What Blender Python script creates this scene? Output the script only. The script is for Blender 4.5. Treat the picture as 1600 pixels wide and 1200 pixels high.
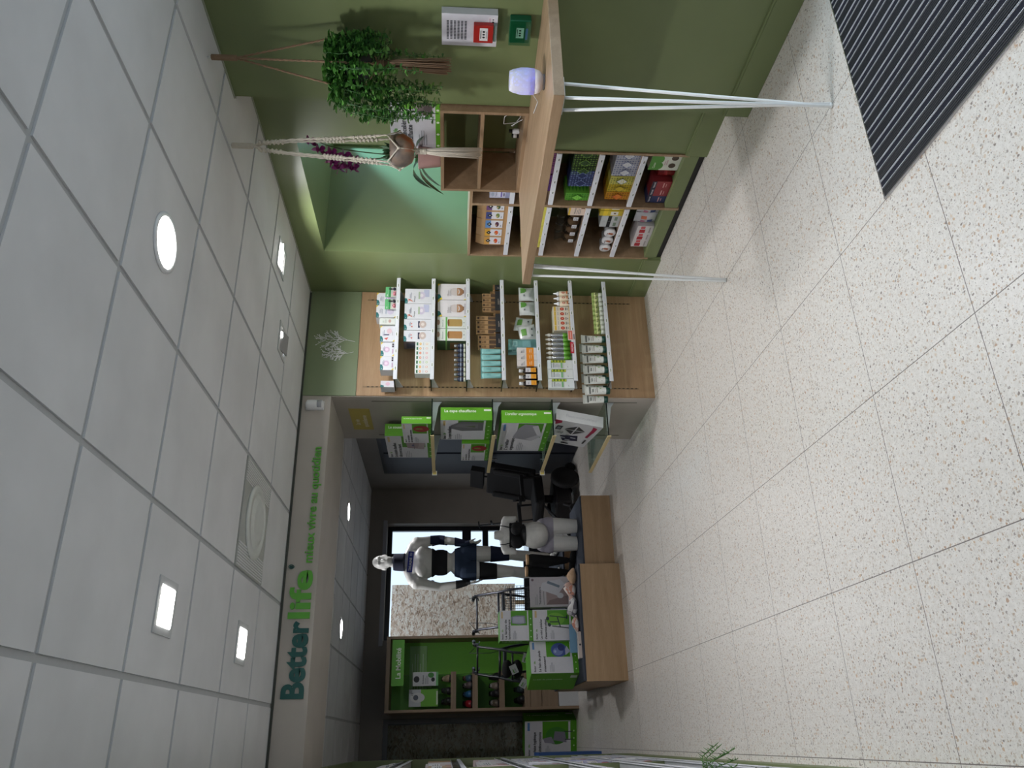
import bpy, bmesh, math, random
from mathutils import Vector, Matrix
R = math.radians
PI = math.pi
random.seed(7)
scene = bpy.context.scene
COL = scene.collection
for o in list(bpy.data.objects):
    bpy.data.objects.remove(o)

# ---------------------------------------------------------------- camera
# the photograph is stored lying on its side: the camera is rolled a quarter turn
CAMZ = 1.5276
def camera():
    yaw, pitch, roll = R(24.57645), R(-4.54909), R(-0.45225)
    fwd = Vector((math.sin(yaw)*math.cos(pitch), math.cos(yaw)*math.cos(pitch), math.sin(pitch)))
    right = Vector((math.cos(yaw), -math.sin(yaw), 0))
    down = fwd.cross(right)
    r2 = math.cos(roll)*right + math.sin(roll)*down
    d2 = -math.sin(roll)*right + math.cos(roll)*down
    cam = bpy.data.cameras.new('camera')
    cam.sensor_width = 36; cam.lens = 1219.718/1600*36; cam.clip_start = 0.02
    o = bpy.data.objects.new('camera', cam); COL.objects.link(o)
    m = Matrix((( d2.x, r2.x, -fwd.x, 0), (d2.y, r2.y, -fwd.y, 0), (d2.z, r2.z, -fwd.z, CAMZ), (0, 0, 0, 1)))
    o.matrix_world = m
    scene.camera = o
camera()

# ---------------------------------------------------------------- light and exposure
scene.view_settings.view_transform = 'Standard'
scene.view_settings.look = 'None'
scene.view_settings.gamma = 1
scene.view_settings.exposure = -0.06
scene.view_settings.use_curve_mapping = False
w = bpy.data.worlds.new('world'); scene.world = w; w.use_nodes = True
bg = w.node_tree.nodes['Background']
bg.inputs[0].default_value = (0.70, 0.80, 1.0, 1); bg.inputs[1].default_value = 1.5

LAMP_W = 10.5
def portal(name, loc, rot, sx, sy):
    l = bpy.data.lights.new(name, 'AREA'); l.shape = 'RECTANGLE'; l.size = sx; l.size_y = sy
    l.cycles.is_portal = True
    o = bpy.data.objects.new(name, l); COL.objects.link(o); o.location = loc; o.rotation_euler = rot
portal('daylight_portal', (2.93, 1.10, 1.15), (0, R(90), 0), 2.2, 2.0)
portal('daylight_portal', (1.9, -1.62, 1.25), (R(90), 0, 0), 1.9, 2.3)
portal('daylight_portal', (1.97, 10.60, 1.2), (R(-90), 0, 0), 1.5, 2.3)
portal('daylight_portal', (4.11, 4.15, 1.91), (0, R(90), 0), 0.95, 1.05)

# bright street daylight falling steeply through the niche window
_l = bpy.data.lights.new('niche_daylight', 'AREA'); _l.shape = 'SQUARE'; _l.size = 0.28; _l.energy = 330; _l.color = (0.32, 0.66, 1.0)
_o = bpy.data.objects.new('niche_daylight', _l); COL.objects.link(_o); _o.location = (5.15, 3.35, 3.35)
_o.rotation_euler = (Vector((3.75, 4.60, 1.75))-_o.location).to_track_quat('-Z', 'Y').to_euler()

# bluish street daylight slanting in at the entrance door
_l = bpy.data.lights.new('entrance_daylight', 'AREA'); _l.shape = 'RECTANGLE'; _l.size = 1.4; _l.size_y = 1.6; _l.energy = 90; _l.color = (0.72, 0.84, 1.0)
_o = bpy.data.objects.new('entrance_daylight', _l); COL.objects.link(_o); _o.location = (4.6, 0.6, 2.3)
_o.rotation_euler = (Vector((2.2, 1.9, 0.0))-_o.location).to_track_quat('-Z', 'Y').to_euler()

# ---------------------------------------------------------------- materials
def s2l(c):
    c /= 255.0
    return c/12.92 if c <= 0.04045 else ((c+0.055)/1.055)**2.4
def rgb(*c): return (s2l(c[0]), s2l(c[1]), s2l(c[2]), 1)
_M = {}
def M(c, rough=0.5, metal=0.0, name=None, emit=0.0, spec=0.5, coat=0.0, trans=0.0, alpha=1.0, sheen=0.0):
    """plain surface with a faint procedural mottling; c in 0-255 display values"""
    key = (tuple(c), rough, metal, emit, coat, trans, alpha)
    if key in _M: return _M[key]
    m = bpy.data.materials.new(name or 'surface_%d' % len(_M)); m.use_nodes = True
    nt = m.node_tree; b = nt.nodes['Principled BSDF']
    col = rgb(*c)
    if emit == 0 and trans == 0:
        n = nt.nodes.new('ShaderNodeTexNoise'); n.inputs['Scale'].default_value = 35; n.inputs['Detail'].default_value = 3
        t = nt.nodes.new('ShaderNodeTexCoord'); nt.links.new(t.outputs['Object'], n.inputs['Vector'])
        r = nt.nodes.new('ShaderNodeMapRange'); r.inputs[3].default_value = 0.94; r.inputs[4].default_value = 1.06
        nt.links.new(n.outputs['Fac'], r.inputs[0])
        x = nt.nodes.new('ShaderNodeVectorMath'); x.operation = 'SCALE'; x.inputs[0].default_value = col[:3]
        nt.links.new(r.outputs[0], x.inputs['Scale']); nt.links.new(x.outputs[0], b.inputs['Base Color'])
    else:
        b.inputs['Base Color'].default_value = col
    b.inputs['Roughness'].default_value = rough; b.inputs['Metallic'].default_value = metal
    b.inputs['Specular IOR Level'].default_value = spec
    b.inputs['Coat Weight'].default_value = coat
    b.inputs['Transmission Weight'].default_value = trans
    b.inputs['Alpha'].default_value = alpha
    if emit:
        b.inputs['Emission Color'].default_value = col; b.inputs['Emission Strength'].default_value = emit
    _M[key] = m
    return m
def nodes_mat(name):
    m = bpy.data.materials.new(name); m.use_nodes = True
    return m, m.node_tree, m.node_tree.nodes['Principled BSDF']
def ramp(nt, stops, fac, interp='LINEAR'):
    r = nt.nodes.new('ShaderNodeValToRGB'); r.color_ramp.interpolation = interp
    e = r.color_ramp.elements
    while len(e) < len(stops): e.new(0.5)
    for q, (p, c) in zip(e, stops): q.position = p; q.color = c
    nt.links.new(fac, r.inputs[0]); return r.outputs[0]
def coords(nt, scale=(1, 1, 1), kind='Object'):
    t = nt.nodes.new('ShaderNodeTexCoord'); mp = nt.nodes.new('ShaderNodeMapping')
    mp.inputs['Scale'].default_value = scale; nt.links.new(t.outputs[kind], mp.inputs['Vector'])
    return mp.outputs[0]
def wood(name, light, dark, axis='z', rough=0.45):
    m, nt, b = nodes_mat(name)
    st = {'x': (0.55, 9, 9), 'y': (9, 0.55, 9), 'z': (9, 9, 0.55)}[axis]
    v = coords(nt, st)
    n = nt.nodes.new('ShaderNodeTexNoise'); n.inputs['Scale'].default_value = 1.6; n.inputs['Detail'].default_value = 6
    n.inputs['Distortion'].default_value = 1.2; nt.links.new(v, n.inputs['Vector'])
    fine = coords(nt, tuple(a*14 for a in st))
    n2 = nt.nodes.new('ShaderNodeTexNoise'); n2.inputs['Scale'].default_value = 2; n2.inputs['Detail'].default_value = 3
    nt.links.new(fine, n2.inputs['Vector'])
    mx = nt.nodes.new('ShaderNodeMix'); mx.inputs[0].default_value = 0.35
    nt.links.new(n.outputs['Fac'], mx.inputs[2]); nt.links.new(n2.outputs['Fac'], mx.inputs[3])
    c = ramp(nt, [(0.30, rgb(*dark)), (0.52, rgb(*[(a+b_)/2 for a, b_ in zip(light, dark)])), (0.70, rgb(*light))], mx.outputs[0])
    nt.links.new(c, b.inputs['Base Color']); b.inputs['Roughness'].default_value = rough
    return m
OAKZ = wood('oak_board_upright', (196, 164, 128), (168, 134, 98), 'x')
OAKX = wood('oak_board', (194, 162, 126), (166, 132, 96), 'x')
OAKY = wood('oak_worktop', (176, 149, 120), (144, 118, 90), 'y')
WALNUT = wood('grey_oak_board', (150, 128, 108), (118, 98, 80), 'x')
def paint(name, c, rough=0.5, bump=0.02):
    m, nt, b = nodes_mat(name)
    n = nt.nodes.new('ShaderNodeTexNoise'); n.inputs['Scale'].default_value = 3; n.inputs['Detail'].default_value = 4
    nt.links.new(coords(nt), n.inputs['Vector'])
    a = [x*0.97 for x in c]; d = [min(255, x*1.03) for x in c]
    nt.links.new(ramp(nt, [(0.3, rgb(*a)), (0.7, rgb(*d))], n.outputs['Fac']), b.inputs['Base Color'])
    b.inputs['Roughness'].default_value = rough
    n3 = nt.nodes.new('ShaderNodeTexNoise'); n3.inputs['Scale'].default_value = 160
    nt.links.new(coords(nt), n3.inputs['Vector'])
    bp = nt.nodes.new('ShaderNodeBump'); bp.inputs['Strength'].default_value = bump; bp.inputs['Distance'].default_value = 0.002
    nt.links.new(n3.outputs['Fac'], bp.inputs['Height']); nt.links.new(bp.outputs[0], b.inputs['Normal'])
    return m
GREEN = paint('olive_green_paint', (116, 128, 86), 0.38)
GREENP = paint('sage_green_panel', (128, 142, 108), 0.45)
BEIGE = paint('warm_grey_paint', (188, 180, 172), 0.55)
TAUPE = paint('taupe_wall_paint', (132, 125, 118), 0.6)
OLIVE = paint('olive_furniture_board', (112, 122, 84), 0.5)
CEIL = paint('white_ceiling_tile', (214, 214, 216), 0.8, 0.01)
CEILBAR = M((176, 178, 180), 0.6)
WHITE = M((232, 232, 234), 0.4)
WHITEM = M((236, 237, 240), 0.3)
BLACK = M((14, 14, 16), 0.45)
BLACKF = M((10, 10, 12), 0.9)
NAVY = M((24, 30, 44), 0.35)
STEEL = M((190, 192, 196), 0.3, 1.0)
def floor_mat():
    m, nt, b = nodes_mat('terrazzo_tile')
    v = coords(nt)
    L = nt.links.new
    def chips(scale, lo, hi, seed):
        vo = nt.nodes.new('ShaderNodeTexVoronoi'); vo.inputs['Scale'].default_value = scale
        mp = nt.nodes.new('ShaderNodeMapping'); mp.inputs['Location'].default_value = (seed, seed*2, 0); L(v, mp.inputs[0])
        nz = nt.nodes.new('ShaderNodeTexNoise'); nz.inputs['Scale'].default_value = scale*0.9; L(mp.outputs[0], nz.inputs['Vector'])
        ad = nt.nodes.new('ShaderNodeVectorMath'); ad.operation = 'MULTIPLY_ADD'; ad.inputs[1].default_value = (0.012, 0.012, 0.012)
        L(nz.outputs['Color'], ad.inputs[0]); L(mp.outputs[0], ad.inputs[2]); L(ad.outputs[0], vo.inputs['Vector'])
        sp = nt.nodes.new('ShaderNodeSeparateColor'); L(vo.outputs['Color'], sp.inputs[0])
        # radius of each chip is random: most cells carry only a tiny one
        mr = nt.nodes.new('ShaderNodeMapRange'); mr.inputs[1].default_value = 0.35; mr.inputs[2].default_value = 1; mr.inputs[3].default_value = lo; mr.inputs[4].default_value = hi
        L(sp.outputs[0], mr.inputs[0])
        lt = nt.nodes.new('ShaderNodeMath'); lt.operation = 'LESS_THAN'; L(vo.outputs['Distance'], lt.inputs[0]); L(mr.outputs[0], lt.inputs[1])
        return lt.outputs[0], sp.outputs[1]
    f1, c1 = chips(100, 0.12, 0.50, 0.0)
    f2, c2 = chips(230, 0.10, 0.50, 3.3)
    f3, c3 = chips(62, -0.22, 0.38, 9.1)
    col1 = ramp(nt, [(0.0, rgb(178, 160, 142)), (0.3, rgb(192, 182, 170)), (0.55, rgb(158, 150, 144)), (0.75, rgb(200, 190, 178)), (0.92, rgb(136, 126, 118))], c1, 'CONSTANT')
    col2 = ramp(nt, [(0.0, rgb(190, 182, 172)), (0.4, rgb(208, 202, 194)), (0.7, rgb(158, 152, 146)), (0.9, rgb(196, 172, 148))], c2, 'CONSTANT')
    col3 = ramp(nt, [(0.0, rgb(196, 170, 144)), (0.5, rgb(206, 190, 172)), (0.8, rgb(178, 150, 128))], c3, 'CONSTANT')
    nz = nt.nodes.new('ShaderNodeTexNoise'); nz.inputs['Scale'].default_value = 60; nz.inputs['Detail'].default_value = 5; L(v, nz.inputs['Vector'])
    base = ramp(nt, [(0.3, rgb(209, 204, 197)), (0.7, rgb(224, 220, 214))], nz.outputs['Fac'])
    def mix(a, c, f):
        x = nt.nodes.new('ShaderNodeMix'); x.data_type = 'RGBA'; L(f, x.inputs[0]); L(a, x.inputs[6]); L(c, x.inputs[7]); return x.outputs[2]
    c = mix(base, col2, f2); c = mix(c, col1, f1); c = mix(c, col3, f3)
    sx = nt.nodes.new('ShaderNodeSeparateXYZ'); L(v, sx.inputs[0])
    def joint(out, off):
        a = nt.nodes.new('ShaderNodeMath'); a.operation = 'SUBTRACT'; L(out, a.inputs[0]); a.inputs[1].default_value = off
        p = nt.nodes.new('ShaderNodeMath'); p.operation = 'PINGPONG'; L(a.outputs[0], p.inputs[0]); p.inputs[1].default_value = 0.3
        q = nt.nodes.new('ShaderNodeMath'); q.operation = 'LESS_THAN'; L(p.outputs[0], q.inputs[0]); q.inputs[1].default_value = 0.0016
        return q.outputs[0]
    j = nt.nodes.new('ShaderNodeMath'); j.operation = 'MAXIMUM'; L(joint(sx.outputs[0], 1.70), j.inputs[0]); L(joint(sx.outputs[1], 2.48), j.inputs[1])
    jc = nt.nodes.new('ShaderNodeRGB'); jc.outputs[0].default_value = rgb(112, 104, 100)
    c = mix(c, jc.outputs[0], j.outputs[0])
    L(c, b.inputs['Base Color']); b.inputs['Roughness'].default_value = 0.34
    b.inputs['Specular IOR Level'].default_value = 0.45
    return m
FLOOR = floor_mat()
def osb_mat(name, bright=1.0):
    m, nt, b = nodes_mat(name); L = nt.links.new
    v = coords(nt, (24, 24, 46))
    vo = nt.nodes.new('ShaderNodeTexVoronoi'); vo.inputs['Scale'].default_value = 1.0
    n = nt.nodes.new('ShaderNodeTexNoise'); n.inputs['Scale'].default_value = 0.6; n.inputs['Detail'].default_value = 3; L(v, n.inputs['Vector'])
    ad = nt.nodes.new('ShaderNodeVectorMath'); ad.operation = 'MULTIPLY_ADD'; ad.inputs[1].default_value = (5, 5, 5); L(n.outputs['Color'], ad.inputs[0]); L(v, ad.inputs[2]); L(ad.outputs[0], vo.inputs['Vector'])
    sp = nt.nodes.new('ShaderNodeSeparateColor'); L(vo.outputs['Color'], sp.inputs[0])
    k = bright
    c = ramp(nt, [(0, rgb(126*k, 100*k, 80*k)), (0.2, rgb(172*k, 144*k, 122*k)), (0.5, rgb(196*k, 172*k, 152*k)), (0.85, rgb(208*k, 194*k, 180*k))], sp.outputs[0])
    L(c, b.inputs['Base Color']); b.inputs['Roughness'].default_value = 0.8
    return m
def glass_mat(name='clear_glass', tint=(0.93, 0.97, 0.95), gloss=0.10):
    m = bpy.data.materials.new(name); m.use_nodes = True; nt = m.node_tree
    for n in list(nt.nodes): nt.nodes.remove(n)
    o = nt.nodes.new('ShaderNodeOutputMaterial'); mx = nt.nodes.new('ShaderNodeMixShader')
    t = nt.nodes.new('ShaderNodeBsdfTransparent'); t.inputs[0].default_value = (*tint, 1)
    g = nt.nodes.new('ShaderNodeBsdfGlossy'); g.inputs['Roughness'].default_value = 0.02
    fr = nt.nodes.new('ShaderNodeFresnel'); fr.inputs[0].default_value = 1.45
    sc = nt.nodes.new('ShaderNodeMath'); sc.operation = 'MULTIPLY'; sc.inputs[1].default_value = 0.45; nt.links.new(fr.outputs[0], sc.inputs[0]); nt.links.new(sc.outputs[0], mx.inputs[0]); nt.links.new(t.outputs[0], mx.inputs[1]); nt.links.new(g.outputs[0], mx.inputs[2])
    nt.links.new(mx.outputs[0], o.inputs[0]); return m
GLASS = glass_mat()
GLASSG = glass_mat('green_tinted_glass', (0.82, 0.90, 0.84))
PLASTIC = glass_mat('clear_plastic_film', (0.86, 0.88, 0.88))

# ---------------------------------------------------------------- geometry kit
class MB:
    def __init__(self, T=None):
        self.v = []; self.f = []; self.m = []; self.s = []; self.mats = []; self.T = T
    def mi(self, mat):
        if mat not in self.mats: self.mats.append(mat)
        return self.mats.index(mat)
    def add(self, vs, fs, mat, smooth=False, T=None):
        b = len(self.v); i = self.mi(mat)
        for p in vs:
            p = Vector(p)
            if T is not None: p = T @ p
            if self.T is not None: p = self.T @ p
            self.v.append(p)
        for f in fs:
            self.f.append([b+k for k in f]); self.m.append(i); self.s.append(smooth)
        return self
    def box(self, x0, y0, z0, x1, y1, z1, mat, T=None):
        vs = [(x0, y0, z0), (x1, y0, z0), (x1, y1, z0), (x0, y1, z0), (x0, y0, z1), (x1, y0, z1), (x1, y1, z1), (x0, y1, z1)]
        return self.add(vs, [(0, 3, 2, 1), (4, 5, 6, 7), (0, 1, 5, 4), (1, 2, 6, 5), (2, 3, 7, 6), (3, 0, 4, 7)], mat, False, T)
    def prism(self, pts, z0, z1, mat, T=None):
        n = len(pts); vs = [(x, y, z0) for x, y in pts]+[(x, y, z1) for x, y in pts]
        fs = [tuple(range(n-1, -1, -1)), tuple(range(n, 2*n))]+[(k, (k+1) % n, n+(k+1) % n, n+k) for k in range(n)]
        return self.add(vs, fs, mat, False, T)
    def lathe(self, prof, mat, n=20, c=(0, 0, 0), T=None, sx=1, sy=1, smooth=True):
        vs = []; fs = []
        for r, z in prof:
            for k in range(n):
                a = 2*PI*k/n; vs.append((c[0]+sx*r*math.cos(a), c[1]+sy*r*math.sin(a), c[2]+z))
        for i in range(len(prof)-1):
            for k in range(n):
                fs.append((i*n+k, i*n+(k+1) % n, (i+1)*n+(k+1) % n, (i+1)*n+k))
        fs.append(tuple(range(n-1, -1, -1))); fs.append(tuple((len(prof)-1)*n+k for k in range(n)))
        return self.add(vs, fs, mat, smooth, T)
    def tube(self, pts, r, mat, n=8, T=None, closed=False, flat=None):
        pts = [Vector(p) for p in pts]; N = len(pts); vs = []; fs = []; up = None
        for i, p in enumerate(pts):
            a = pts[max(i-1, 0)]; b = pts[min(i+1, N-1)]
            t = (b-a)
            if t.length < 1e-9: t = Vector((0, 0, 1))
            t.normalize()
            if up is None: up = Vector((1, 0, 0)) if abs(t.x) < 0.9 else Vector((0, 1, 0))
            s = t.cross(up).normalized(); up = s.cross(t).normalized()
            rr = r[i] if isinstance(r, (list, tuple)) else r
            for k in range(n):
                an = 2*PI*k/n; vs.append(p+s*(math.cos(an)*rr)+up*(math.sin(an)*rr*(flat or 1)))
        for i in range(N-1):
            for k in range(n): fs.append((i*n+k, i*n+(k+1) % n, (i+1)*n+(k+1) % n, (i+1)*n+k))
        fs.append(tuple(range(n-1, -1, -1))); fs.append(tuple((N-1)*n+k for k in range(n)))
        return self.add(vs, fs, mat, True, T)
    def ball(self, c, r, mat, n=12, T=None):
        if not isinstance(r, (list, tuple)): r = (r, r, r)
        vs = [(c[0], c[1], c[2]-r[2])]; fs = []; h = n//2+1
        for i in range(1, h):
            ph = PI*i/h
            for k in range(n):
                a = 2*PI*k/n
                vs.append((c[0]+r[0]*math.sin(ph)*math.cos(a), c[1]+r[1]*math.sin(ph)*math.sin(a), c[2]-r[2]*math.cos(ph)))
        vs.append((c[0], c[1], c[2]+r[2])); L = len(vs)-1
        for k in range(n):
            fs.append((0, 1+(k+1) % n, 1+k)); fs.append((L, L-n+k, L-n+(k+1) % n))
        for i in range(h-2):
            for k in range(n): fs.append((1+i*n+k, 1+i*n+(k+1) % n, 1+(i+1)*n+(k+1) % n, 1+(i+1)*n+k))
        return self.add(vs, fs, mat, True, T)
    def capsule(self, p0, r0, p1, r1, mat=None, n=14):
        p0, p1 = Vector(p0), Vector(p1); d = p1-p0; L = d.length
        if L < 1e-6: return self.ball(p0, r0, mat, n)
        t = d/L; pts = []; rs = []
        for k in range(5):
            a = PI/2*(k/4.0); pts.append(p0-t*r0*math.cos(a)); rs.append(max(r0*math.sin(a), 1e-4))
        for k in range(5):
            a = PI/2*(k/4.0); pts.append(p1+t*r1*math.sin(a)); rs.append(max(r1*math.cos(a), 1e-4))
        return self.tube(pts, rs, mat, n)
    def build(self, name, parent=None, bevel=0.0, solid=0.0, subsurf=0, **tags):
        me = bpy.data.meshes.new(name); me.from_pydata([tuple(p) for p in self.v], [], self.f)
        for mt in self.mats: me.materials.append(mt)
        me.polygons.foreach_set('material_index', self.m); me.polygons.foreach_set('use_smooth', self.s)
        me.update()
        o = bpy.data.objects.new(name, me); COL.objects.link(o)
        if parent is not None: o.parent = parent
        if bevel:
            b = o.modifiers.new('bevel', 'BEVEL'); b.width = bevel; b.segments = 2; b.limit_method = 'ANGLE'
        if subsurf:
            b = o.modifiers.new('sub', 'SUBSURF'); b.levels = subsurf; b.render_levels = subsurf
        if solid:
            b = o.modifiers.new('solid', 'SOLIDIFY'); b.thickness = solid; b.offset = 0
        tag(o, **tags); return o
def tag(o, label=None, cat=None, group=None, kind=None):
    if label: o['label'] = label
    if cat: o['category'] = cat
    if group: o['group'] = group
    if kind: o['kind'] = kind
    return o
def thing(name, loc=(0, 0, 0), rz=0.0, **tags):
    o = bpy.data.objects.new(name, None); COL.objects.link(o); o.location = loc; o.rotation_euler = (0, 0, rz)
    o.empty_display_size = 0.1
    return tag(o, **tags)
def dup(o, loc, rz=None, label=None, rot=None, parent=None, group=None):
    c = o.copy(); COL.objects.link(c); c.parent = parent
    if loc is not None: c.location = loc
    if rz is not None: c.rotation_euler = (0, 0, rz)
    if rot is not None: c.rotation_euler = rot
    if label: c['label'] = label
    if group: c['group'] = group
    for ch in list(o.children):
        d = ch.copy(); COL.objects.link(d); d.parent = c
        for g in list(ch.children):
            e = g.copy(); COL.objects.link(e); e.parent = d
    return c
def struct(name, mb, parent=None, bevel=0): return mb.build(name, parent, bevel, kind='structure')
_T = {}
def text2d(s, bold):
    k = (s, bold)
    if k not in _T:
        cu = bpy.data.curves.new('t', 'FONT'); cu.body = s; cu.size = 1; cu.offset = 0.022 if bold else 0.004
        cu.resolution_u = 3; cu.align_x = 'LEFT'
        ob = bpy.data.objects.new('t', cu); COL.objects.link(ob)
        dg = bpy.context.evaluated_depsgraph_get(); ev = ob.evaluated_get(dg); me = bpy.data.meshes.new_from_object(ev)
        vs = [(v.co.x, v.co.y) for v in me.vertices]; fs = [tuple(p.vertices) for p in me.polygons]
        bpy.data.objects.remove(ob); bpy.data.meshes.remove(me); _T[k] = (vs, fs)
    return _T[k]
FRONT = Matrix(((1, 0, 0, 0), (0, 0, -1, 0), (0, 1, 0, 0), (0, 0, 0, 1)))   # art plane (u,v,out) -> x,z, facing -y
def face_T(side, w, d, h):
    """places art drawn in (u from the face's left edge, v from its foot) on a face of a box centred on x, front at y=0, foot at z=0"""
    if side == 'f': return Matrix.Translation((-w/2, 0, 0)) @ FRONT
    if side == 'l': return Matrix.Translation((-w/2, d, 0)) @ Matrix.Rotation(R(-90), 4, 'Z') @ FRONT
    if side == 'r': return Matrix.Translation((w/2, 0, 0)) @ Matrix.Rotation(R(90), 4, 'Z') @ FRONT
    if side == 't': return Matrix.Translation((-w/2, 0, h))
class Art:
    def __init__(self, mb, T): self.mb = mb; self.T = T; self.k = 0
    def _z(self): self.k += 1; return 0.0004+0.00025*self.k
    def rect(self, u0, v0, u1, v1, c):
        z = self._z(); self.mb.add([(u0, v0, z), (u1, v0, z), (u1, v1, z), (u0, v1, z)], [(0, 1, 2, 3)], C(c), False, self.T); return self
    def poly(self, pts, c):
        z = self._z(); self.mb.add([(u, v, z) for u, v in pts], [tuple(range(len(pts)))], C(c), False, self.T); return self
    def ell(self, u, v, ru, rv, c, n=20):
        return self.poly([(u+ru*math.cos(2*PI*k/n), v+rv*math.sin(2*PI*k/n)) for k in range(n)], c)
    def text(self, u, v, size, s, c, bold=False, width=None, rot=0):
        vs, fs = text2d(s, bold); z = self._z()
        k = size
        kx = size
        if width is not None:
            mx = max(p[0] for p in vs); kx = width/mx
        ca, sa = math.cos(rot), math.sin(rot)
        self.mb.add([(u+ca*a*kx-sa*b*k, v+sa*a*kx+ca*b*k, z) for a, b in vs], fs, C(c), False, self.T); return self
    def lines(self, u, v, w, n, dv, c, h=None):
        for i in range(n):
            ww = w*(0.95 if i % 3 else 0.7); self.rect(u, v-i*dv, u+ww, v-i*dv+(h or dv*0.45), c)
        return self
def C(c, rough=0.45):
    return c if isinstance(c, bpy.types.Material) else M(c, rough)
LIME = (104, 176, 40); LIMED = (84, 156, 30); BLG = (96, 176, 60); BLD = (20, 88, 84); INK = (44, 46, 52); PW = (226, 227, 232)
ORD = ['first', 'second', 'third', 'fourth', 'fifth', 'sixth', 'seventh', 'eighth', 'ninth', 'tenth', 'eleventh', 'twelfth', 'thirteenth', 'fourteenth']

# ================================================================ the room
CZ = 2.596
XR, XP, YB = 3.17, 2.92, 10.55
def room():
    b = MB(); b.box(-0.95, -1.7, -0.06, 4.2, 10.75, 0, FLOOR); struct('floor', b)
    # suspended ceiling: lay-in tiles hanging slightly below their T bars
    b = MB(); x0, y0 = 0.226-1.2, 2.227-3.6
    ac = {(3, 9-0), }
    for i in range(7):
        for j in range(20):
            xa, ya = x0+0.6*i, y0+0.6*j
            if ya > 10.5: continue
            if abs(xa+0.3-1.126) < .01 and (abs(ya+0.3-4.327) < .01 or abs(ya+0.3-7.327) < .01): continue
            xb = min(xa+0.588, XR+0.02); yb = min(ya+0.588, YB+0.02)
            if xb-xa-0.012 < 0.05: continue
            b.box(xa+0.012, ya+0.012, CZ, xb, yb, CZ+0.02, CEIL)
    b.box(-0.98, -1.7, CZ+0.007, 3.25, 10.6, CZ+0.06, CEILBAR)
    struct('ceiling', b)
    # right hand side: pilaster, recess with the deep window niche, shelving pier, far room
    b = MB(); b.box(XP, 2.1, 0, XR+0.1, 3.0, CZ+0.01, GREEN); b.box(XP, -1.7, 2.2, XR+0.1, 2.1, CZ+0.01, GREEN); b.box(XP, -1.7, 0, XR+0.1, 0.0, 2.2, GREEN)
    struct('wall_right_front', b)
    b = MB()
    b.box(XR, 3.0, 0, XR+0.12, 3.60, CZ+0.01, GREEN); b.box(XR, 4.70, 0, 4.12, 5.30, CZ+0.01, GREEN)
    b.box(XR, 3.60, 2.42, 4.12, 4.70, CZ+0.01, GREEN); b.box(XR+0.12, 3.5, 0, 4.12, 3.60, CZ+0.01, GREEN)
    b.box(XR+0.40, 3.60, 0, 4.12, 4.70, 1.40, GREEN)
    b.box(4.12, 3.5, 0, 4.22, 5.3, 1.42, GREEN); b.box(4.12, 3.5, 2.40, 4.22, 5.3, CZ, GREEN); b.box(4.12, 4.69, 1.42, 4.22, 5.3, 2.40, GREEN); b.box(4.12, 3.5, 1.42, 4.22, 3.61, 2.40, GREEN)
    struct('wall_right_niche', b)
    fr = MB(); 
    for (ya, yb, za, zb) in ((3.61, 4.69, 1.42, 1.45), (3.61, 4.69, 2.37, 2.40), (3.61, 3.64, 1.45, 2.37), (4.66, 4.69, 1.45, 2.37)): fr.box(4.13, ya, za, 4.17, yb, zb, WHITE)
    f = struct('window_3', fr); MB().box(4.147, 3.64, 1.45, 4.153, 4.66, 2.37, GLASS).build('pane', f)
    b = MB(); b.box(2.29, 5.252, 0, XR+0.1, 6.11, CZ+0.01, BEIGE); struct('wall_pier', b)
    b = MB(); b.box(XR+0.03, 6.0, 0, XR+0.2, 10.6, CZ+0.01, TAUPE); struct('wall_right_back', b)
    b = MB()
    xs = [(-0.95, -0.25, 0, CZ), (0.27, 1.20, 0, CZ), (2.72, 3.3, 0, CZ)]
    for xa, xb, za, zb in xs: b.box(xa, YB, za, xb, YB+0.3, zb+0.01, TAUPE)
    b.box(-0.25, YB, 2.32, 0.27, YB+0.3, CZ+0.01, TAUPE); b.box(1.20, YB, 2.36, 2.72, YB+0.3, CZ+0.01, TAUPE)
    b.box(-0.25, YB, 0, 0.27, YB+0.3, 0.03, TAUPE)
    struct('wall_back', b)
    b = MB(); b.box(-1.0, -1.7, 0, -0.9, 10.8, CZ+0.01, TAUPE); struct('wall_left', b)
    b = MB(); b.box(-0.95, -1.75, 0, 0.95, -1.6, CZ+0.01, BEIGE); b.box(2.85, -1.75, 0, 3.25, -1.6, CZ+0.01, BEIGE); b.box(0.95, -1.75, 2.4, 2.85, -1.6, CZ+0.01, BEIGE); b.box(0.95, -1.75, 0, 2.85, -1.6, 0.1, BEIGE)
    struct('wall_front', b)
    fr = MB()
    for x in (0.95, 1.87, 2.79): fr.box(x, -1.70, 0.1, x+0.06, -1.64, 2.4, NAVY)
    f = struct('window_4', fr); MB().box(1.0, -1.675, 0.1, 2.8, -1.665, 2.4, GLASS).build('pane', f)
    # bulkhead carrying the shop sign
    b = MB(); b.box(-0.92, 5.25, 2.383, 2.295, 6.05, CZ+0.01, BEIGE); struct('wall_bulkhead', b)
    # entrance door to the right of the mat
    fr = MB()
    fr.box(XP+0.06, 0.0, 0, XP+0.12, 0.07, 2.2, NAVY); fr.box(XP+0.06, 2.03, 0, XP+0.12, 2.1, 2.2, NAVY); fr.box(XP+0.06, 0.0, 2.13, XP+0.12, 2.1, 2.2, NAVY); fr.box(XP+0.06, 1.02, 0, XP+0.12, 1.08, 2.2, NAVY)
    f = struct('door_1', fr); MB().box(XP+0.085, 0.07, 0.02, XP+0.093, 2.03, 2.13, GLASS).build('pane', f)
    # dark door in the far room
    fr = MB(); gl = M((15, 19, 32), 0.5)
    fr.box(XR-0.01, 8.05, 0, XR+0.03, 9.72, 2.36, M((22, 24, 32), 0.4)); f = struct('door_2', fr)
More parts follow.
